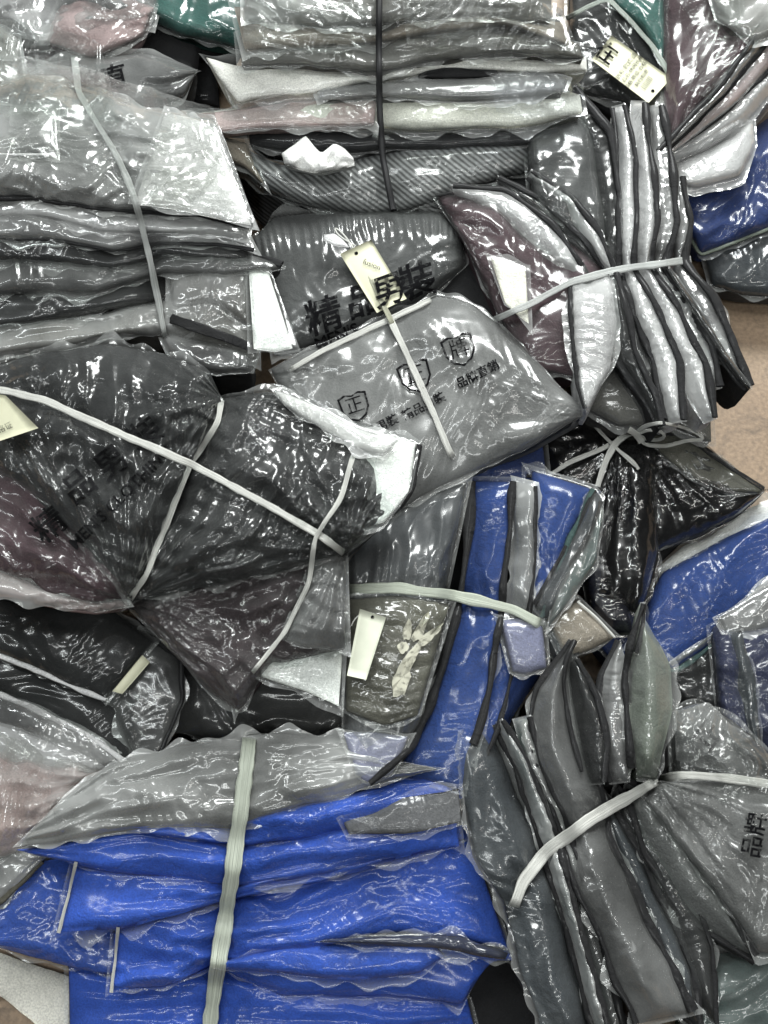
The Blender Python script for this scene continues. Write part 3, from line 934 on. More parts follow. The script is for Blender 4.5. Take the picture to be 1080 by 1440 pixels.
for (a, b) in (((107, 1212), (82, 1312)), ((166, 1304), (156, 1396))):
    cM = caster([M])
    strap(M, [a, ((a[0] + b[0]) / 2 + 1, (a[1] + b[1]) / 2), b], 5, WHITE_STRAP, .002, cast=cM, name='seam_edge', tuck=False)
strap(M, SM, 21, GREEN_STRAP, .004, cast=cM)

pap = Bundle('paper_sheet', 'off-white paper sheet on the floor in the bottom left corner', 'paper', (40, 1400))
bag(pap, [(-60, 1322), (0, 1338), (60, 1362), (96, 1374)], [(-60, 1420), (0, 1400), (60, 1450), (98, 1500)], .012, col='cream', film=None, bulge=.003, thick=.006, name='paper_sheet', fold=(.002, 2, 2), sm=3)

# ============================ J: blue and grey bundle in the middle
J = Bundle('clothes_bundle', 'upright fanned bundle of blue and grey garments in the centre with a flat white strap', 'clothes bundle', (650, 870), 'tied bundles of packed garments')
under(J, [(490, 790), (484, 900), (486, 1040)], [(800, 700), (740, 850), (650, 1080)], .08, 1, ('navy',))
SJ = [(484, 829), (560, 827), (640, 838), (720, 856), (768, 882)]
bag(J, [(520, 735), (600, 672), (700, 640), (762, 622)], [(530, 800), (620, 730), (700, 700), (772, 690)], .125, col='deepblue', film='thin', bulge=.014, fold=(.006, 3, 2), trims=(('A', .003, 'black'),))
bag(J, [(740, 668), (830, 684), (848, 690)], [(745, 800), (790, 750), (842, 702)], .14, col='deepblue', film='thin', bulge=.014, thick=.05, trims=(('A', .002, 'black'),))
LJ = ((SJ, 80, .008, 26, .012),)
# lower blues
bag(J, [(655, 850), (640, 960), (600, 1060), (575, 1095)], [(780, 860), (775, 930), (720, 1010), (690, 1100)], .105, col='midblue', film='thin', bulge=.03, fold=(.012, 2, 4), thick=.08)
fin(J, [(715, 860, 24), (700, 940, 40), (680, 1020, 40), (655, 1090, 30)], .15, col='midblue', film='thin', lines=LJ, trims=(('A', .003, 'black'),))
bag(J, [(704, 872), (732, 870), (764, 882)], [(720, 944), (740, 948), (768, 938)], .168, col='lilac', film='hazy', bulge=.008, thick=.04, crk=.006, sm=3, label='lilac garment corner under cloudy film')
fin(J, [(770, 885, 26), (785, 915, 24), (798, 945, 10)], .16, col='slate', film='hazy', thick=.04)
bag(J, [(724, 676), (722, 770), (716, 866)], [(752, 684), (752, 770), (744, 870)], .158, .166, col='slate', film='milky', bulge=.010, fold=(.005, 3, 2), lines=LJ, trims=(('B', .003, 'black'),), label='grey garment under cloudy film, beside the wide blue panel')
bag(J, [(748, 662), (750, 740), (744, 850)], [(834, 688), (800, 760), (762, 868)], .160, .172, col='midblue', film='thin', bulge=.012, fold=(.006, 3, 2), lines=LJ, trims=(('B', .0035, 'seagreen'),))
bag(J, [(838, 690), (806, 755), (752, 850)], [(848, 704), (826, 770), (768, 872)], .172, .180, col='slate', film='hazy', bulge=.010, fold=(.005, 3, 2), lines=LJ, trims=(('A', .003, 'black'),))
bag(J, [(846, 706), (826, 756), (780, 830)], [(848, 730), (838, 790), (772, 882)], .176, .182, col='seagreen', film='milky', bulge=.010, fold=(.005, 3, 2), lines=LJ, trims=(('A', .003, 'black'),))
# bright blue fin
bag(J, [(664, 676), (656, 770), (645, 850), (622, 940), (600, 1010), (556, 1090)], [(722, 678), (716, 770), (706, 860), (692, 950), (672, 1030), (650, 1110)], .150, .165, col='midblue', film='thin', bulge=.010, pv=4, pu=12, fold=(.006, 3, 2), lines=LJ, crk=.004, thick=.1, trims=(('B', .0045, 'black', 0, .85),))
# grey front bag
bag(J, [(486, 795), (560, 715), (610, 690), (656, 678)], [(484, 1062), (515, 1102), (545, 1092), (590, 1020)], .165, .155, col='slate', film='hazy', bulge=.03, fold=(.006, 3, 3), lines=((SJ, 90, .012, 22, .012),), cs=44, thick=.1, sm=4)
bag(J, [(490, 842), (560, 838), (632, 850)], [(486, 1000), (540, 1020), (588, 1005)], .20, col='olive', film='clear', bulge=.01, thick=.02, fold=(.006, 2, 10), lines=((SJ, 60, .006, 22, .004),), cs=28, pv=8, label='olive grey garment with pale leaf print')
bag(J, [(484, 1030), (530, 1030), (575, 1035)], [(500, 1088), (518, 1103), (552, 1090)], .185, col='lilac', film='hazy', bulge=.006, thick=.02, cs=32, label='lilac blue corner')
strap(J, [(664, 678), (657, 770), (646, 850), (624, 935), (602, 1000), (575, 1055), (520, 1102)], 0, fabric('black', False, .1), .003, r=.0065, name='edge_binding')
cJ = caster([J])
strap(J, SJ, 16, GREEN_STRAP, .004, cast=cJ)
_, cj = card(J, [(506, 856), (543, 868), (515, 956), (488, 950)], cJ, CARDW, lift=.005)
hole(J, 524, 868, cj)
strap(J, [(524, 868), (512, 862), (500, 866), (494, 880)], 0, WHITE_STRAP, .004, r=.0009, cast=cJ, name='tag_string')
PRT = worn(plain('pale_print', (.50, .49, .40), .9))
def leaf(cx, cy, l, wd, ang, cast, B):
    t = np.linspace(0, 2 * np.pi, 22, endpoint=False)
    v = np.stack([np.cos(t) * l, np.sin(t) * wd * (1 - .45 * np.cos(t))], 1) * (1 + .5 * perlin(np.cos(t) * 1.7 + cx, np.sin(t) * 1.7 + cy, 5))[:, None]
    v = np.vstack([[0, 0], v]); f = [[0, i + 1, (i + 1) % 22 + 1] for i in range(22)]
    lay(B, to_px(v, cx, cy, ang), f, cast, 'leaf_print', None, PRT, lift=.003)
leaf(573, 885, 16, 6, 80, cJ, J); leaf(592, 883, 24, 7, 62, cJ, J); leaf(605, 893, 22, 6, 40, cJ, J)
leaf(580, 922, 26, 7, 60, cJ, J); leaf(566, 952, 28, 12, 75, cJ, J); leaf(568, 910, 8, 8, 10, cJ, J)

# ============================ D: grey bundle with print
D = Bundle('clothes_bundle', 'grey bundle printed with black Chinese characters and shields, cream tag under its crossed straps', 'clothes bundle', (590, 500), 'tied bundles of packed garments')
under(D, [(390, 340), (520, 320), (650, 340), (780, 560)], [(420, 560), (520, 660), (600, 680), (790, 590)], .16, 3)
SD1 = [(400, 524), (460, 490), (520, 462), (614, 418)]
SD2 = [(482, 325), (500, 358), (545, 440), (600, 560), (640, 652)]
bag(D, [(358, 335), (385, 305), (500, 292), (620, 300), (652, 330)], [(385, 500), (470, 475), (540, 450), (610, 415), (655, 372)], .165, col='mid', crk=.004, film='clear', bulge=.03, fold=(.006, 3, 3), ribs=(.003, 26, .12, .22), lines=((SD2, 70, .005, 30, .004),), cs=48)
bag(D, [(382, 520), (470, 476), (560, 436), (618, 412), (665, 425), (715, 470), (824, 578)], [(398, 552), (450, 600), (520, 650), (556, 716), (640, 672), (720, 640), (822, 584)], .19, .175, col='neutral', film='hazy', bulge=.026, fold=(.005, 3, 3), lines=((SD2, 120, .004, 60, .006), (SD1, 60, .004, 40, .006)), cs=40, crk=.003, thick=.05, margin=4,
    trims=(), label='grey garment bag with three printed shields')
cD = caster([D])
_, ct = card(D, [(478, 357), (522, 337), (572, 420), (530, 440)], cD, CARD, lift=.003)
hole(D, 501, 356, ct)
text(D, 'fusion', 523, 372, 11, -22, ct, name='tag_lettering')
text(D, '精', 456, 447, 54, 18, cD, shear=.1, weight=.9)
text(D, '品', 511, 425, 50, 18, cD, shear=.1, weight=.9)
text(D, '男', 548, 410, 48, 20, lambda x, y, d=None: max(cD(x, y), (ct(x, y) + .001) if 520 < x < 566 and y < 438 else 0), shear=.1, weight=.9)
text(D, '裝', 587, 398, 54, 18, cD, shear=.1, weight=.9)
text(D, "MEN'S", 474, 474, 24, 22, cD, weight=.5)
for (cx, cy, s, ch, tx, tcx, tcy) in ((499, 572, 21, '正', '精品男裝', 530, 603), (584, 529, 23, '正', '精品男裝', 596, 572), (646, 492, 23, '牌', '品牌直銷', 672, 527)):
    shield(D, cx, cy, s, 18, cD)
    text(D, ch, cx, cy - 1, s * 1.25, 18, cD, weight=.1)
    text(D, tx, tcx, tcy, 16.5, 27, cD, weight=.4)
strap(D, SD1, 8, WHITE_STRAP, .003, cast=cD)
strap(D, SD2[2:], 9, WHITE_STRAP, .003, cast=cD)
strap(D, [(500, 352), (545, 440), (556, 466)], 7, strap_mat('clearish', (.55, .55, .42)), .008, cast=cD)
strap(D, [(497, 350), (488, 335), (476, 322), (468, 318), (474, 330), (486, 338), (500, 346)], 0, WHITE_STRAP, .006, r=.0014, cast=cD, name='tag_string')
bag(D, [(455, 330), (470, 328), (482, 338)], [(456, 338), (472, 346), (492, 348)], .222, col='silver', film=None, bulge=.002, thick=.002, name='tag_foil', sm=2)

# ============================ teal bags at the top
T1 = Bundle('clothes_bundle', 'teal green packed garments at the top edge, left of the black cord bundle', 'clothes bundle', (270, 30), 'tied bundles of packed garments')
under(T1, [(185, -60), (345, -60)], [(215, 80), (340, 80)], .12, 2, ('black', 'teal'))
bag(T1, [(180, -60), (260, -60), (350, -60)], [(215, 30), (255, 48), (352, 72)], .15, col='teal', film='clear', bulge=.03, fold=(.01, 3, 3), cs=38, crk=.007)
bag(T1, [(215, 30), (250, 45), (300, 50)], [(230, 95), (270, 150), (310, 150)], .07, col='black', film=None, coat=.3, bulge=.02, thick=.06)
T2 = Bundle('clothes_bundle', 'dark teal packed garments at the top edge behind the cream card', 'clothes bundle', (870, 40), 'tied bundles of packed garments')
under(T2, [(800, -60), (960, -60)], [(800, 130), (960, 220)], .12, 2, ('black', 'olive'))
bag(T2, [(800, -60), (880, -60), (960, -60)], [(800, 130), (870, 140), (940, 210)], .14, col='dark', film='clear', bulge=.03, fold=(.012, 4, 3), cs=35)
bag(T2, [(845, -60), (880, -60), (935, -60)], [(860, 8), (900, 40), (935, 95)], .175, col='teal', film='clear', bulge=.02, thick=.02, cs=32)
bag(T2, [(905, 125), (925, 120), (948, 125)], [(925, 195), (935, 205), (948, 190)], .165, col='olive', film='clear', bulge=.015, thick=.03)
cT = caster([T2])
strap(T2, [(796, 26), (825, 10), (856, -2), (880, 22), (915, 62), (940, 100), (951, 140), (952, 180), (940, 222), (945, 255)], 7, strap_mat('glassy', (.45, .50, .45), .2), .01, cast=cT, name='clear_strip')
_, ct = card(T2, [(860, 50), (944, 110), (912, 145), (832, 84)], cT, CARD, lift=.012)
hole(T2, 918, 128, ct)
text(T2, '在', 852, 75, 30, -36, ct, name='tag_lettering', weight=.5)
for k, (s_, t_) in enumerate((('货号 款式 面料', 10), ('品名 休闲长裤', 9), ('规格 等级 合格品', 9), ('执行标准', 9), ('||||||||', 12))):
    text(T2, s_, 883 + k * 6.5, 90 + k * 6.5, t_ * .8, 36 + 18 if False else -36 + 90 - 0, ct, name='tag_lettering')

# ============================ B: crumpled, top left
Bb = Bundle('clothes_bundle', 'crumpled grey and dusty pink packed garments in the top left corner', 'clothes bundle', (110, 60), 'tied bundles of packed garments')
under(Bb, [(-70, -60), (300, -60)], [(-70, 160), (270, 150)], .14, 2)
bag(Bb, [(-70, -70), (60, -70), (240, -70)], [(-70, 60), (60, 70), (215, 40)], .17, col='grey', film='foil', bulge=.03, fold=(.02, 5, 4), cs=48, crk=.010)
bag(Bb, [(100, -30), (160, -20), (215, 10)], [(60, 60), (130, 85), (200, 52)], .19, col='rose', film='hazy', bulge=.02, fold=(.012, 3, 3), cs=41, crk=.009, thick=.03)
bag(Bb, [(-70, 20), (-10, 30), (25, 50)], [(-70, 180), (-20, 170), (40, 160)], .195, col='olive', film='milky', bulge=.02, fold=(.01, 3, 3), thick=.04)
bag(Bb, [(20, 95), (110, 82), (200, 76), (240, 85), (278, 98)], [(40, 180), (140, 170), (220, 150), (258, 135), (272, 108)], .19, col='mid', film='hazy', bulge=.025, fold=(.012, 4, 3), cs=38, crk=.008, thick=.05)
cB = caster([Bb])
text(Bb, '品牌直', 125, 120, 38, 14, cB, weight=.6)

# ============================ F: pinkish fanned bundle, top right
F = Bundle('clothes_bundle', 'fanned bundle of dark maroon garments with silver and pinkish edges in the top right corner', 'clothes bundle', (1010, 130), 'tied bundles of packed garments')
under(F, [(935, -60), (1120, -60)], [(940, 210), (1110, 120)], .15, 3, ('dark', 'maroon', 'dark'))
bag(F, [(930, -60), (1000, -60), (1150, -60)], [(935, 225), (985, 160), (1120, 20)], .175, col='maroon', film='clear', bulge=.03, fold=(.014, 4, 3), cs=44, crk=.008, pins=((940, 220, 180, .012, 8, .01),))
bag(F, [(985, -60), (1040, -60), (1150, -60)], [(1010, 30), (1055, 60), (1150, 30)], .21, col='warmgrey', film='milky', bulge=.015, fold=(.01, 3, 3), thick=.03)
bag(F, [(942, 235), (985, 215), (1035, 190), (1058, 168)], [(945, 256), (975, 264), (1040, 248), (1062, 205)], .14, col='silver', film='silver', bulge=.02, thick=.12, cs=32, crk=.006)
fin(F, [(935, 228, 12), (985, 200, 24), (1040, 160, 28), (1078, 120, 22), (1130, 60, 20)], .165, col='silver', film='silver', trims=(('A', .003, 'black'),), thick=.1)
fin(F, [(932, 222, 10), (980, 180, 22), (1030, 135, 26), (1072, 88, 26), (1130, 20, 26)], .185, col='pink', film='foil', trims=(('A', .004, 'black'),), thick=.1)
fin(F, [(928, 216, 8), (970, 172, 14), (1020, 122, 14), (1060, 70, 16), (1090, 0, 18), (1100, -60, 18)], .205, col='mid', film='foil', trims=(('A', .004, 'black'), ('B', .003, 'black')), thick=.1)

# ============================ A: top centre bundle
A_ = Bundle('clothes_bundle', 'stack of white and grey garments at the top centre bound with a black cord', 'clothes bundle', (560, 150), 'tied bundles of packed garments')
under(A_, [(340, 0), (560, -10), (790, 20)], [(400, 230), (560, 250), (740, 230)], .17, 3, ('dark', 'black', 'dark'))
SA = [(534, -60), (533, 60), (534, 150), (538, 220), (553, 296)]
LA = ((SA, 120, .008, 40, .012),)
bag(A_, [(300, 185), (335, 205), (400, 232), (480, 232), (540, 215), (640, 198), (748, 199)], [(318, 215), (362, 262), (430, 292), (500, 300), (560, 298), (640, 275), (749, 240)], .185, .17, col='grey', film='clear', bulge=.028, weave=True, fold=(.006, 3, 2), lines=LA, cs=54, crk=.003, label='grey garment with fine diagonal stripes', thick=.12)
bag(A_, [(292, 186), (312, 190), (345, 200)], [(320, 225), (345, 235), (372, 258)], .205, col='tan', film='clear', bulge=.01, thick=.04)
bag(A_, [(350, 165), (440, 172), (600, 172), (700, 180), (800, 170)], [(350, 205), (440, 215), (600, 208), (700, 208), (790, 200)], .20, col='black', film='thin', bulge=.014, fold=(.006, 3, 2), crk=.003)
# tissue
bag(A_, [(396, 216), (404, 210), (414, 203), (430, 190), (442, 206), (452, 216), (470, 201), (484, 208), (497, 222)], [(400, 230), (420, 238), (440, 243), (456, 242), (475, 238), (499, 232)], .235, col='white', film=None, bulge=.010, thick=.012, sm=1, jag=0, fold=(.016, 5, 2), step=2, name='tissue_paper')
bag(A_, [(272, 160), (330, 152), (420, 142), (530, 134), (640, 134), (780, 124), (818, 132)], [(285, 170), (360, 176), (450, 178), (530, 180), (620, 182), (720, 180), (820, 160)], .225, col='cream', film='clear', bulge=.018, fold=(.004, 3, 2), lines=LA, crk=.004, label='cream white folded garment', pv=3)
bag(A_, [(275, 160), (330, 152), (420, 142), (530, 136)], [(290, 186), (360, 180), (450, 176), (528, 174)], .24, col='pink', film='hazy', bulge=.008, thick=.02, crk=.003)
bag(A_, [(440, 118), (540, 116), (640, 112), (760, 104), (795, 112)], [(450, 140), (540, 138), (640, 140), (740, 136), (790, 128)], .25, col='grey', film='milky', bulge=.015, fold=(.005, 3, 2), lines=LA, thick=.05)
bag(A_, [(588, 96), (640, 92), (700, 98)], [(588, 108), (640, 112), (700, 108)], .258, col='black', film=None, bulge=.006, thick=.03)  # black strip painting the dark gap between folded layers
bag(A_, [(292, 82), (330, 92), (430, 90), (530, 104), (600, 80), (700, 74), (822, 80)], [(306, 110), (332, 145), (400, 134), (470, 126), (540, 116), (620, 100), (700, 102), (826, 102)], .255, col='cream', film='thin', bulge=.014, fold=(.006, 3, 2), lines=LA, crk=.003, label='cream folded garment, uppermost white edge', thick=.05, sm=4)
bag(A_, [(335, 50), (430, 55), (530, 48), (640, 40), (760, 38), (812, 62)], [(340, 92), (430, 88), (520, 102), (600, 84), (700, 76), (818, 82)], .275, col='warmgrey', film='hazy', bulge=.02, fold=(.01, 4, 3), lines=LA, cs=38, crk=.008, thick=.05)
bag(A_, [(330, 10), (430, 15), (530, 10), (640, 10), (790, 30)], [(345, 72), (450, 68), (530, 60), (620, 44), (700, 36), (800, 62)], .295, col='tan', film='hazy', bulge=.02, fold=(.012, 4, 3), lines=LA, cs=41, crk=.008, thick=.04)
bag(A_, [(340, -80), (440, -80), (560, -80), (780, -70)], [(345, 30), (450, 38), (530, 34), (640, 22), (775, 30)], .315, col='warmgrey', film='milky', bulge=.025, fold=(.012, 4, 4), lines=LA, cs=44, crk=.009, thick=.04)
strap(A_, SA, 0, CORD, .006, r=.0052, name='cord', cast=caster([A_]))

# ============================ E: silver fanned bundle
E = Bundle('clothes_bundle', 'fanned bundle of silvery bags with black edges beside the tan floor', 'clothes bundle', (850, 380), 'tied bundles of packed garments')
under(E, [(660, 290), (780, 210), (900, 200)], [(760, 500), (860, 560), (960, 540)], .17, 3, ('dark', 'maroon', 'dark'))
SE = [(690, 452), (740, 430), (800, 398), (870, 379), (972, 365)]
LE = ((SE, 60, .006, 20, .014),)
bag(E, [(740, 190), (790, 140), (830, 150)], [(750, 300), (800, 330), (855, 340)], .185, col='mid', film='clear', bulge=.03, fold=(.01, 3, 3), thick=.12)
bag(E, [(612, 275), (690, 262), (760, 310), (860, 370)], [(650, 340), (700, 440), (748, 520), (812, 530)], .18, col='maroon', film='clear', bulge=.025, fold=(.012, 4, 3), cs=44, thick=.08, crk=.006, trims=(('A', .003, 'black', 0, .7),), label='dark maroon garment')
bag(E, [(690, 362), (715, 368), (740, 376)], [(710, 425), (725, 440), (744, 455)], .222, col='cream', film='hazy', bulge=.003, thick=.006, crk=.002, sm=2, name='cream_insert')
bag(E, [(830, 520), (870, 500), (910, 510)], [(825, 575), (870, 600), (925, 600)], .15, col='warmgrey', film='hazy', bulge=.02, thick=.12)
bag(E, [(930, 560), (960, 555), (1000, 585)], [(925, 590), (960, 605), (1000, 622)], .13, col='olive', film='hazy', bulge=.01, thick=.1)
# upper fins left of the strap: sweep from upper left
fin(E, [(700, 256, 12), (760, 292, 22), (810, 340, 22), (850, 385, 14)], .20, col='dark', film='clear', trims=(('A', .0045, 'black'),), lines=LE)
fin(E, [(636, 268, 13), (700, 285, 44), (760, 332, 52), (808, 384, 31), (822, 400, 18)], .205, col='silver', film='silver', trims=(('A', .0045, 'black'),), lines=LE)
fin(E, [(745, 245, 13), (795, 285, 28), (830, 335, 31), (858, 384, 18)], .212, col='silver', film='silver', trims=(('A', .0045, 'black'), ('B', .003, 'black')), lines=LE)
# vertical ones: through the strap and down
fin(E, [(800, 130, 20), (838, 190, 40), (856, 280, 30), (862, 375, 14), (880, 440, 20), (905, 510, 26), (925, 590, 12)], .20, col='dark', film='clear', trims=(('A', .0055, 'black'),), lines=LE)
fin(E, [(870, 150, 18), (880, 230, 28), (882, 310, 28), (884, 378, 18), (905, 440, 39), (935, 520, 46), (948, 592, 23)], .215, col='silver', film='silver', trims=(('A', .0045, 'black'), ('B', .004, 'black')), lines=LE)
fin(E, [(898, 145, 20), (902, 230, 33), (908, 310, 36), (906, 378, 20), (935, 440, 44), (972, 520, 44), (1000, 590, 18)], .222, col='silver', film='silver', trims=(('A', .0045, 'black'),), lines=LE)
fin(E, [(922, 150, 16), (932, 240, 34), (936, 310, 34), (925, 376, 18), (962, 440, 34), (985, 490, 34), (1005, 545, 18)], .21, col='mid', film='silver', trims=(('A', .0055, 'black'),), lines=LE)
fin(E, [(950, 250, 20), (958, 310, 30), (950, 372, 22), (985, 430, 44), (1015, 490, 40), (1052, 545, 10)], .20, col='grey', film='foil', trims=(('A', .005, 'black'), ('B', .002, 'pink')), lines=LE)
fin(E, [(935, 372, 8), (965, 420, 12), (990, 460, 14), (1025, 510, 12), (1054, 547, 6)], .228, col='dark', film='clear', trims=(('B', .004, 'black'),))
# left silver flap below the strap
bag(E, [(802, 398), (806, 480), (812, 545), (822, 574)], [(856, 384), (866, 450), (858, 520), (826, 576)], .215, col='silver', film='silver', bulge=.014, thick=.08, cs=48, crk=.008, trims=(('A', .0035, 'black'),), lines=LE, pv=4)
fin(E, [(862, 385, 10), (876, 450, 20), (880, 500, 26), (915, 560, 20), (930, 600, 8)], .222, col='dark', film='clear', trims=(('A', .004, 'black'), ('B', .005, 'black')), lines=LE)
strap(E, SE, 10, strap_mat('frosted', (.66, .68, .66)), .004, cast=caster([E]))

# ============================ C: upper left bundle
C = Bundle('clothes_bundle', 'wide stack of dark garments with silvery film and white corners at the upper left', 'clothes bundle', (180, 320), 'tied bundles of packed garments')
under(C, [(-70, 180), (150, 200), (330, 240)], [(-70, 480), (150, 470), (350, 490)], .17, 3)
SCp = [(104, 76), (110, 130), (140, 180), (168, 225), (190, 280), (208, 350), (222, 420), (234, 480)]
LC = ((SCp, 90, .008, 34, .012),)
bag(C, [(225, 465), (300, 480), (358, 500)], [(240, 500), (300, 522), (352, 522)], .175, col='mid', film='silver', bulge=.02, thick=.1, cs=28)
bag(C, [(-70, 455), (70, 440), (150, 440), (230, 415), (320, 400), (360, 420)], [(-70, 505), (80, 492), (150, 475), (230, 470), (310, 490), (362, 505)], .185, col='warmgrey', film='milky', bulge=.025, fold=(.008, 4, 2), lines=LC, cs=38, crk=.007, thick=.1)
bag(C, [(-70, 425), (70, 400), (150, 405), (230, 375)], [(-70, 468), (60, 455), (150, 435), (232, 420)], .205, col='dark', film='clear', bulge=.02, fold=(.006, 3, 2), lines=LC, thick=.05, trims=(('A', .004, 'black'),))
bag(C, [(240, 385), (300, 372), (355, 370)], [(240, 440), (300, 430), (350, 460)], .205, col='warmgrey', film='foil', bulge=.02, thick=.05, cs=32)
bag(C, [(-70, 365), (80, 350), (150, 370), (230, 350), (330, 352), (395, 372)], [(-70, 412), (60, 412), (140, 410), (230, 384), (320, 386), (392, 380)], .222, col='mid', film='hazy', bulge=.018, fold=(.006, 4, 2), lines=LC, cs=38, thick=.04, trims=(('A', .0045, 'black', .1, 1.0),))
bag(C, [(-70, 325), (60, 318), (160, 350), (230, 335), (345, 345)], [(-70, 372), (60, 370), (160, 378), (230, 362), (350, 366)], .236, col='dark', film='clear', bulge=.018, fold=(.006, 4, 2), lines=LC, cs=38, thick=.04, trims=(('A', .004, 'black'),))
bag(C, [(-70, 300), (40, 296), (140, 325), (230, 318), (345, 330)], [(-70, 330), (60, 335), (160, 352), (230, 340), (355, 352)], .25, col='grey', film='foil', bulge=.016, fold=(.006, 4, 2), lines=LC, cs=32, thick=.04, trims=(('B', .003, 'black'),))
bag(C, [(-70, 274), (40, 272), (120, 285), (200, 295), (280, 300), (350, 318)], [(-70, 305), (60, 302), (140, 325), (220, 330), (300, 326), (345, 335)], .262, col='silver', film='silver', bulge=.014, fold=(.005, 4, 2), lines=LC, cs=32, thick=.04)
# top face
bag(C, [(-70, 150), (40, 110), (120, 125), (200, 152), (300, 168), (318, 200)], [(-70, 282), (50, 278), (130, 290), (200, 296), (270, 300), (354, 318)], .28, col='grey', film='milky', bulge=.03, fold=(.014, 4, 4), lines=((SCp, 140, .012, 34, .014),), cs=54, crk=.011, thick=.03, trims=(('B', .0045, 'black', .05, 1.0),), sm=5)
bag(C, [(232, 160), (270, 165), (302, 180)], [(190, 288), (260, 296), (354, 316)], .31, col='white', film='foil', bulge=.006, thick=.006, cs=41, crk=.004, sm=3, name='white_insert', label='white sheet under film at the corner')
bag(C, [(-70, 140), (30, 150), (76, 152)], [(-70, 216), (20, 216), (78, 216)], .315, col='grey', film='milky', bulge=.006, thick=.008, trims=(('B', .002, 'silver'),), sm=3, cs=40)
bag(C, [(350, 380), (364, 380), (377, 383)], [(356, 490), (385, 494), (411, 490)], .225, .245, col='white', film='clear', bulge=.006, thick=.01, crk=.003, sm=3, name='white_insert', label='white sheet corner over the grey printed bag')
strap(C, [(232, 445), (290, 465), (362, 491)], 13, fabric('black', False, .1), .006, cast=caster([C]), name='zip_edge')
strap(C, SCp, 9, strap_mat('frosted', (.66, .68, .66)), .004, cast=caster([C, Bb]))

# ============================ H: crossed-strap bundle, left centre
H = Bundle('clothes_bundle', 'large bundle of charcoal and maroon garments in clear film with crossed white straps, left centre', 'clothes bundle', (270, 740), 'tied bundles of packed garments')
under(H, [(-60, 560), (200, 540), (520, 640)], [(-60, 800), (200, 860), (440, 900)], .19, 3, ('dark', 'maroon', 'dark'))
S1 = [(-40, 544), (10, 550), (60, 562), (170, 610), (268, 652), (380, 712), (450, 752), (484, 778)]
S2 = [(312, 560), (307, 592), (285, 628), (268, 652), (240, 720), (205, 810), (180, 846)]
S3 = [(497, 640), (480, 700), (443, 755), (435, 820), (400, 890), (352, 950)]
LH = ((S1, 110, .012, 30, .012), (S2, 110, .012, 30, .014), (S3, 90, .010, 28, .010))
PH = ((180, 846, 230, .020, 13, .012), (484, 778, 220, .018, 11, .012), (312, 560, 130, .012, 9, .008))
# lower white flaps
bag(H, [(378, 905), (430, 905), (482, 905)], [(350, 946), (430, 972), (478, 994)], .215, .235, col='white', film='clear', bulge=.006, thick=.02, crk=.004, sm=3, name='white_insert')
bag(H, [(318, 930), (338, 940), (356, 950)], [(332, 1003), (340, 990), (350, 958)], .205, col='white', film='hazy', bulge=.005, thick=.02, crk=.003, sm=3, name='white_insert')
# lower lobe
bag(H, [(178, 846), (260, 820), (350, 800), (420, 780), (483, 776)], [(236, 912), (290, 968), (334, 1000), (380, 935), (484, 915)], .215, col='plum', film='clear', bulge=.035, fold=(.008, 3, 3), lines=LH, pins=PH, cs=57, crk=.007, thick=.05, label='brownish maroon garment at the lower end')
bag(H, [(440, 790), (462, 782), (484, 776)], [(400, 900), (430, 910), (484, 912)], .245, col='mid', film='hazy', bulge=.02, lines=LH, pins=PH, thick=.03)
# left maroon
bag(H, [(-60, 620), (20, 640), (90, 690), (150, 760), (182, 843)], [(-60, 800), (20, 815), (80, 838), (130, 850), (178, 848)], .24, col='maroon', film='clear', bulge=.035, fold=(.01, 4, 3), lines=LH, pins=PH, cs=54, crk=.009, thick=.05, label='maroon garment at the left')
bag(H, [(-60, 780), (0, 800), (60, 830), (120, 845), (178, 846)], [(-60, 835), (20, 842), (80, 855), (130, 860), (180, 852)], .25, col='rose', film='milky', bulge=.01, thick=.02, pins=PH, cs=48)
# right lobe
bag(H, [(312, 560), (380, 552), (430, 572), (470, 600), (520, 640), (560, 715)], [(181, 846), (250, 830), (330, 815), (400, 800), (450, 785), (484, 778)], .25, col='dark', film='clear', bulge=.04, fold=(.012, 4, 3), lines=LH, pins=PH, cs=74, crk=.008, thick=.05, label='charcoal garment in the right lobe')
bag(H, [(520, 605), (552, 612), (586, 622)], [(500, 745), (540, 735), (576, 690)], .265, .285, col='white', film='clear', bulge=.006, thick=.02, crk=.004, sm=3, name='white_insert')
strap(H, [(590, 626), (580, 690), (560, 716), (520, 742)], 0, fabric('black', False, .1), .001, r=.0035, name='edge_binding', cast=lambda x, y, d=None: .268)
bag(H, [(385, 548), (440, 570), (500, 600), (560, 618)], [(400, 568), (450, 600), (500, 628), (540, 640)], .285, col='silver', film='milky', bulge=.006, thick=.01, crk=.006, cs=41, sm=4)
# upper left lobe
bag(H, [(-60, 530), (0, 512), (60, 496), (150, 486), (230, 494), (285, 520), (312, 560)], [(-60, 640), (40, 690), (100, 750), (160, 810), (181, 845), (240, 720), (268, 652)], .265, col='dark', film='clear', bulge=.045, fold=(.014, 4, 4), lines=LH, pins=PH, cs=70, crk=.010, thick=.05, sm=6, label='charcoal garment in the upper left lobe')
cH = caster([H])
_, ct = card(H, [(-60, 545), (8, 556), (54, 602), (-60, 640)], cH, CARD, lift=.004)
text(H, '合格证', 2, 604, 11, 25, ct, name='tag_lettering')
DIM = worn(plain('faded_ink', (.012, .012, .013), .95))
for ch, x, y in (('精', 70, 740), ('品', 112, 685), ('男', 158, 652), ('裝', 205, 612)):
    text(H, ch, x, y, 46, 38, cH, mat=DIM, weight=.7)
text(H, "MEN'S CLOTHING", 170, 700, 24, 45, cH, mat=DIM, weight=.4)
strap(H, S2, 9, WHITE_STRAP, .004, cast=cH)
strap(H, S1, 10, WHITE_STRAP, .006, cast=cH)
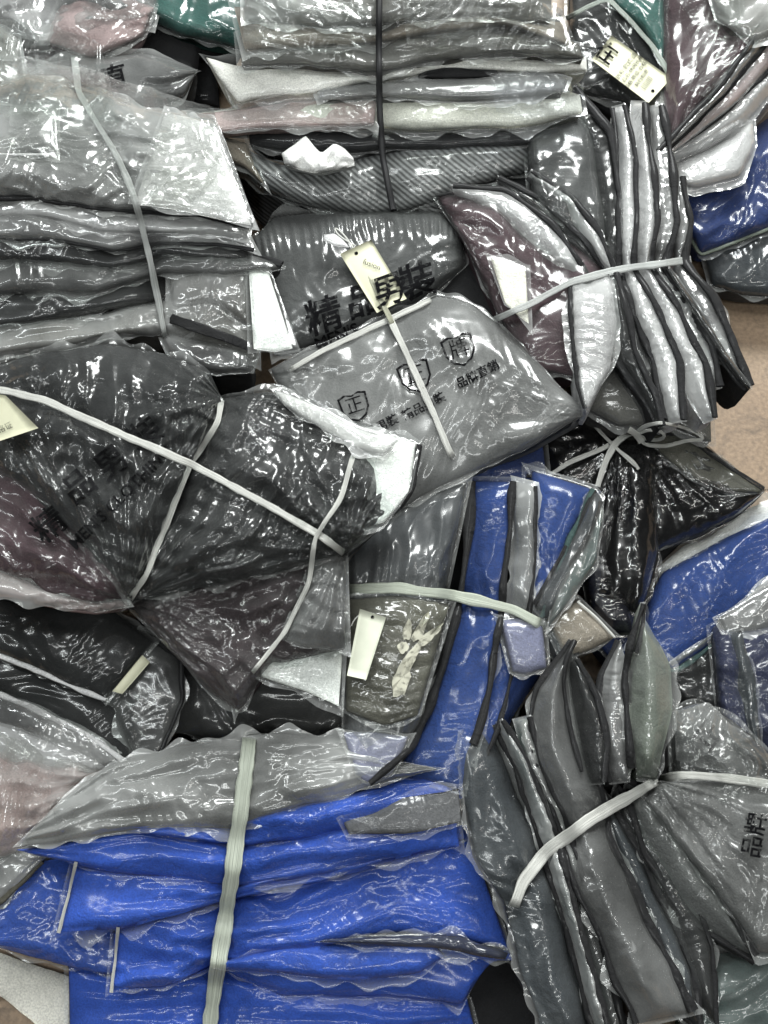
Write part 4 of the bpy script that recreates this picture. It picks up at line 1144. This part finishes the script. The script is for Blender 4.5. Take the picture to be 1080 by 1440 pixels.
strap(H, S3, 7, WHITE_STRAP, .004, cast=cH)

# ============================ N: grey fanned bundle, bottom right
Nn = Bundle('clothes_bundle', 'large fanned bundle of grey garments at the bottom right with a curved white strap', 'clothes bundle', (860, 1180), 'tied bundles of packed garments')
under(Nn, [(690, 1040), (760, 1300), (830, 1470)], [(960, 1000), (1100, 1100), (1110, 1330)], .10, 2, ('black', 'dark'))
SN = [(720, 1282), (735, 1240), (765, 1200), (830, 1152), (925, 1097)]
SN2 = [(925, 1097), (960, 1090), (1010, 1093), (1120, 1108)]
LN = ((SN, 80, .007, 22, .014),)
bag(Nn, [(1000, 1340), (1050, 1340), (1130, 1310)], [(950, 1480), (1050, 1490), (1130, 1480)], .10, col='seagreen', film='hazy', bulge=.03, fold=(.01, 3, 3), cs=48, thick=.09)
bag(Nn, [(945, 1000), (985, 985), (1040, 1020), (1110, 1090)], [(950, 1140), (1000, 1150), (1060, 1150), (1130, 1160)], .14, col='mid', film='clear', bulge=.03, fold=(.014, 3, 3), cs=41, crk=.008, thick=.1, pins=((925, 1097, 120, .012, 10, .012),))
bag(Nn, [(925, 1098), (1000, 1095), (1060, 1105), (1150, 1120)], [(905, 1125), (985, 1225), (1064, 1338), (1150, 1345)], .172, .165, col='neutral', film='hazy', bulge=.014, pv=8, fold=(.008, 3, 3), cs=54, crk=.006, thick=.1, pins=((925, 1097, 150, .012, 10, .012),), label='broad warm grey garment bag at the right')
# fins running down to the right
fin(Nn, [(690, 1020, 14), (730, 1110, 22), (790, 1220, 30), (830, 1330, 36), (870, 1470, 30)], .135, col='dark', film='foil', lines=LN, trims=(('A', .004, 'black'),))
bag(Nn, [(846, 1110), (880, 1160), (935, 1270), (975, 1370), (984, 1440)], [(842, 1130), (862, 1220), (900, 1330), (945, 1415), (982, 1448)], .140, .128, col='slate', film='clear', bulge=.020, tent=.35, fold=(.007, 3, 2), lines=LN, thick=.1, trims=(('A', .004, 'black'), ('B', .003, 'black')), sm=3, label='narrow dark leaf shaped bag')
bag(Nn, [(868, 1105), (920, 1160), (965, 1240), (1000, 1330), (1010, 1440)], [(862, 1120), (886, 1200), (930, 1290), (972, 1380), (1006, 1446)], .146, .136, col='dark', film='clear', bulge=.018, tent=.4, fold=(.007, 3, 2), lines=LN, thick=.1, trims=(('A', .003, 'black'),), sm=3)
bag(Nn, [(886, 1098), (950, 1165), (1010, 1250), (1064, 1344)], [(880, 1112), (905, 1200), (962, 1290), (1060, 1352)], .158, .146, col='neutral', film='clear', bulge=.020, tent=.3, fold=(.007, 3, 2), lines=LN, thick=.1, trims=(('A', .0045, 'black'), ('B', .004, 'black')), sm=3, label='leaf shaped grey bag with a pointed lower tip')
# left big ones
bag(Nn, [(652, 1030), (648, 1120), (668, 1200), (712, 1270), (732, 1360), (775, 1480)], [(690, 1022), (720, 1110), (762, 1190), (792, 1260), (806, 1350), (835, 1480)], .165, .135, col='slate', film='clear', bulge=.028, tent=.62, pv=3, pu=12, jag=2.5, fold=(.010, 4, 2), lines=LN, cs=54, thick=.12, crk=.003, trims=(), label='bluish charcoal bag at the left end')
fin(Nn, [(700, 1015, 12), (735, 1080, 18), (775, 1190, 24), (800, 1280, 20), (822, 1370, 20), (850, 1470, 22)], .165, col='seagreen', film='silver', lines=LN, trims=(('A', .004, 'black'), ('B', .004, 'black')))
fin(Nn, [(735, 1010, 22), (748, 1070, 26), (785, 1150, 20), (815, 1240, 14)], .17, col='palegreen', film='foil', lines=LN, trims=(('A', .0035, 'black'),))
bag(Nn, [(804, 898), (756, 965), (744, 1040), (768, 1110), (792, 1190), (840, 1310), (895, 1440)], [(808, 900), (806, 960), (820, 1030), (842, 1090), (862, 1180), (912, 1300), (975, 1425)], .165, .150, col='mid', film='hazy', bulge=.036, tent=.45, pv=2.8, pu=8, jag=2.5, fold=(.010, 4, 2), lines=LN, cs=51, crk=.005, thick=.13, trims=(('A', .0035, 'black'), ('B', .005, 'black')))
fin(Nn, [(805, 930, 12), (822, 985, 38), (835, 1050, 40), (838, 1100, 24)], .185, col='dark', film='clear', trims=(('A', .004, 'black'),))
bag(Nn, [(768, 870), (800, 850), (815, 845)], [(795, 925), (830, 912), (864, 896)], .16, col='tan', film='clear', bulge=.015, thick=.06, crk=.003, trims=(), sm=3, label='brown grey hood shaped corner')
fin(Nn, [(872, 902, 5), (864, 950, 34), (860, 1030, 46), (872, 1098, 24)], .185, col='mid', film='foil', trims=(('B', .0045, 'black'),), thick=.1)
bag(Nn, [(900, 868), (886, 930), (884, 1010), (895, 1092)], [(908, 872), (944, 935), (946, 1000), (924, 1096)], .188, col='palegreen', film='hazy', bulge=.03, tent=.55, pv=3, pu=6, fold=(.010, 3, 2), cs=48, thick=.1, crk=.005, pins=((915, 1097, 90, .010, 10, .01),), label='pale green bag rising at the top')
fin(Nn, [(902, 850, 6), (898, 880, 12), (888, 915, 14)], .20, dh=.002, col='palegreen', film='hazy', bulge=.006, trims=(('A', .0035, 'black'),), thick=.03)
cN = caster([Nn])
text(Nn, '正', 998, 1035, 40, 55, cN, weight=.6)
text(Nn, '品牌', 1062, 1175, 32, 80, cN, weight=.5)
strap(Nn, SN, 17, WHITE_STRAP, .004, cast=cN)
strap(Nn, SN2, 12, WHITE_STRAP, .004, cast=cN)
strap(Nn, [(905, 850), (888, 900), (878, 950), (882, 1010), (888, 1080)], 0, fabric('black', False, .1), .002, r=.0045, cast=cN, name='edge_binding')
strap(Nn, [(808, 902), (795, 930), (792, 960), (800, 1020), (818, 1085)], 0, fabric('black', False, .1), .002, r=.004, cast=cN, name='edge_binding')
strap(Nn, [(812, 846), (838, 868), (864, 896)], 0, WHITE_STRAP, .001, r=.002, cast=cN, name='seam_edge')

# loose film lying about on the bundles
cx = caster([C, Bb])
loose(C, [(20, 80), (110, 95), (200, 120), (300, 150)], [(10, 215), (110, 235), (180, 270), (330, 300)], cx, 'hazy', .014)
loose(Bb, [(-30, 20), (60, 30), (140, 60)], [(-30, 150), (60, 160), (170, 170)], cx, 'clear', .014)
cx = caster([A_])
loose(A_, [(350, -30), (450, 0), (520, 10)], [(340, 60), (440, 75), (520, 62)], cx, 'clear', .014, 40)
loose(A_, [(560, -40), (680, -10), (790, 10)], [(570, 60), (690, 70), (815, 70)], cx, 'hazy', .014, 40)
loose(A_, [(690, 108), (760, 100), (822, 118)], [(700, 160), (760, 165), (826, 168)], cx, 'thin', .012, 26)
cx = caster([F])
loose(F, [(940, -30), (980, 40), (960, 120)], [(1050, -30), (1040, 60), (1000, 140)], cx, 'clear', .014, 34)
cx = caster([Nn])
loose(Nn, [(945, 1000), (1000, 990), (1080, 1060)], [(950, 1070), (1000, 1080), (1090, 1120)], cx, 'hazy', .014, 30)
cx = caster([J])
cx = caster([D])
loose(D, [(390, 560), (450, 590), (500, 620)], [(430, 640), (500, 680), (560, 705)], cx, 'hazy', .010, 30)

# string on the black bundle
cI = caster([I, E])
strap(I, [(762, 676), (800, 650), (845, 632), (882, 612), (898, 606)], 6, WHITE_STRAP, .006, cast=cI, name='string', tuck=False)
strap(I, [(828, 588), (848, 612), (868, 632), (895, 655)], 5, WHITE_STRAP, .004, cast=cI, name='string', tuck=False)
strap(I, [(840, 686), (850, 650), (866, 622), (888, 606), (903, 612)], 9, WHITE_STRAP, .010, cast=cI, name='string', tuck=False)
strap(I, [(893, 612), (905, 600), (930, 594), (958, 600), (984, 610), (992, 618), (965, 620), (935, 628), (908, 626), (893, 614)], 5.5, WHITE_STRAP, .012, cast=cI, name='string_bow', tuck=False)
strap(I, [(893, 612), (910, 604), (930, 606), (938, 613), (928, 620), (908, 618), (897, 611)], 5, WHITE_STRAP, .020, cast=cI, name='string_bow', tuck=False)
strap(I, [(884, 604), (896, 610), (903, 622)], 9, WHITE_STRAP, .026, cast=cI, name='string_knot', tuck=False)
strap(I, [(868, 632), (892, 648), (898, 660)], 4, WHITE_STRAP, .006, cast=cI, name='string', tuck=False)
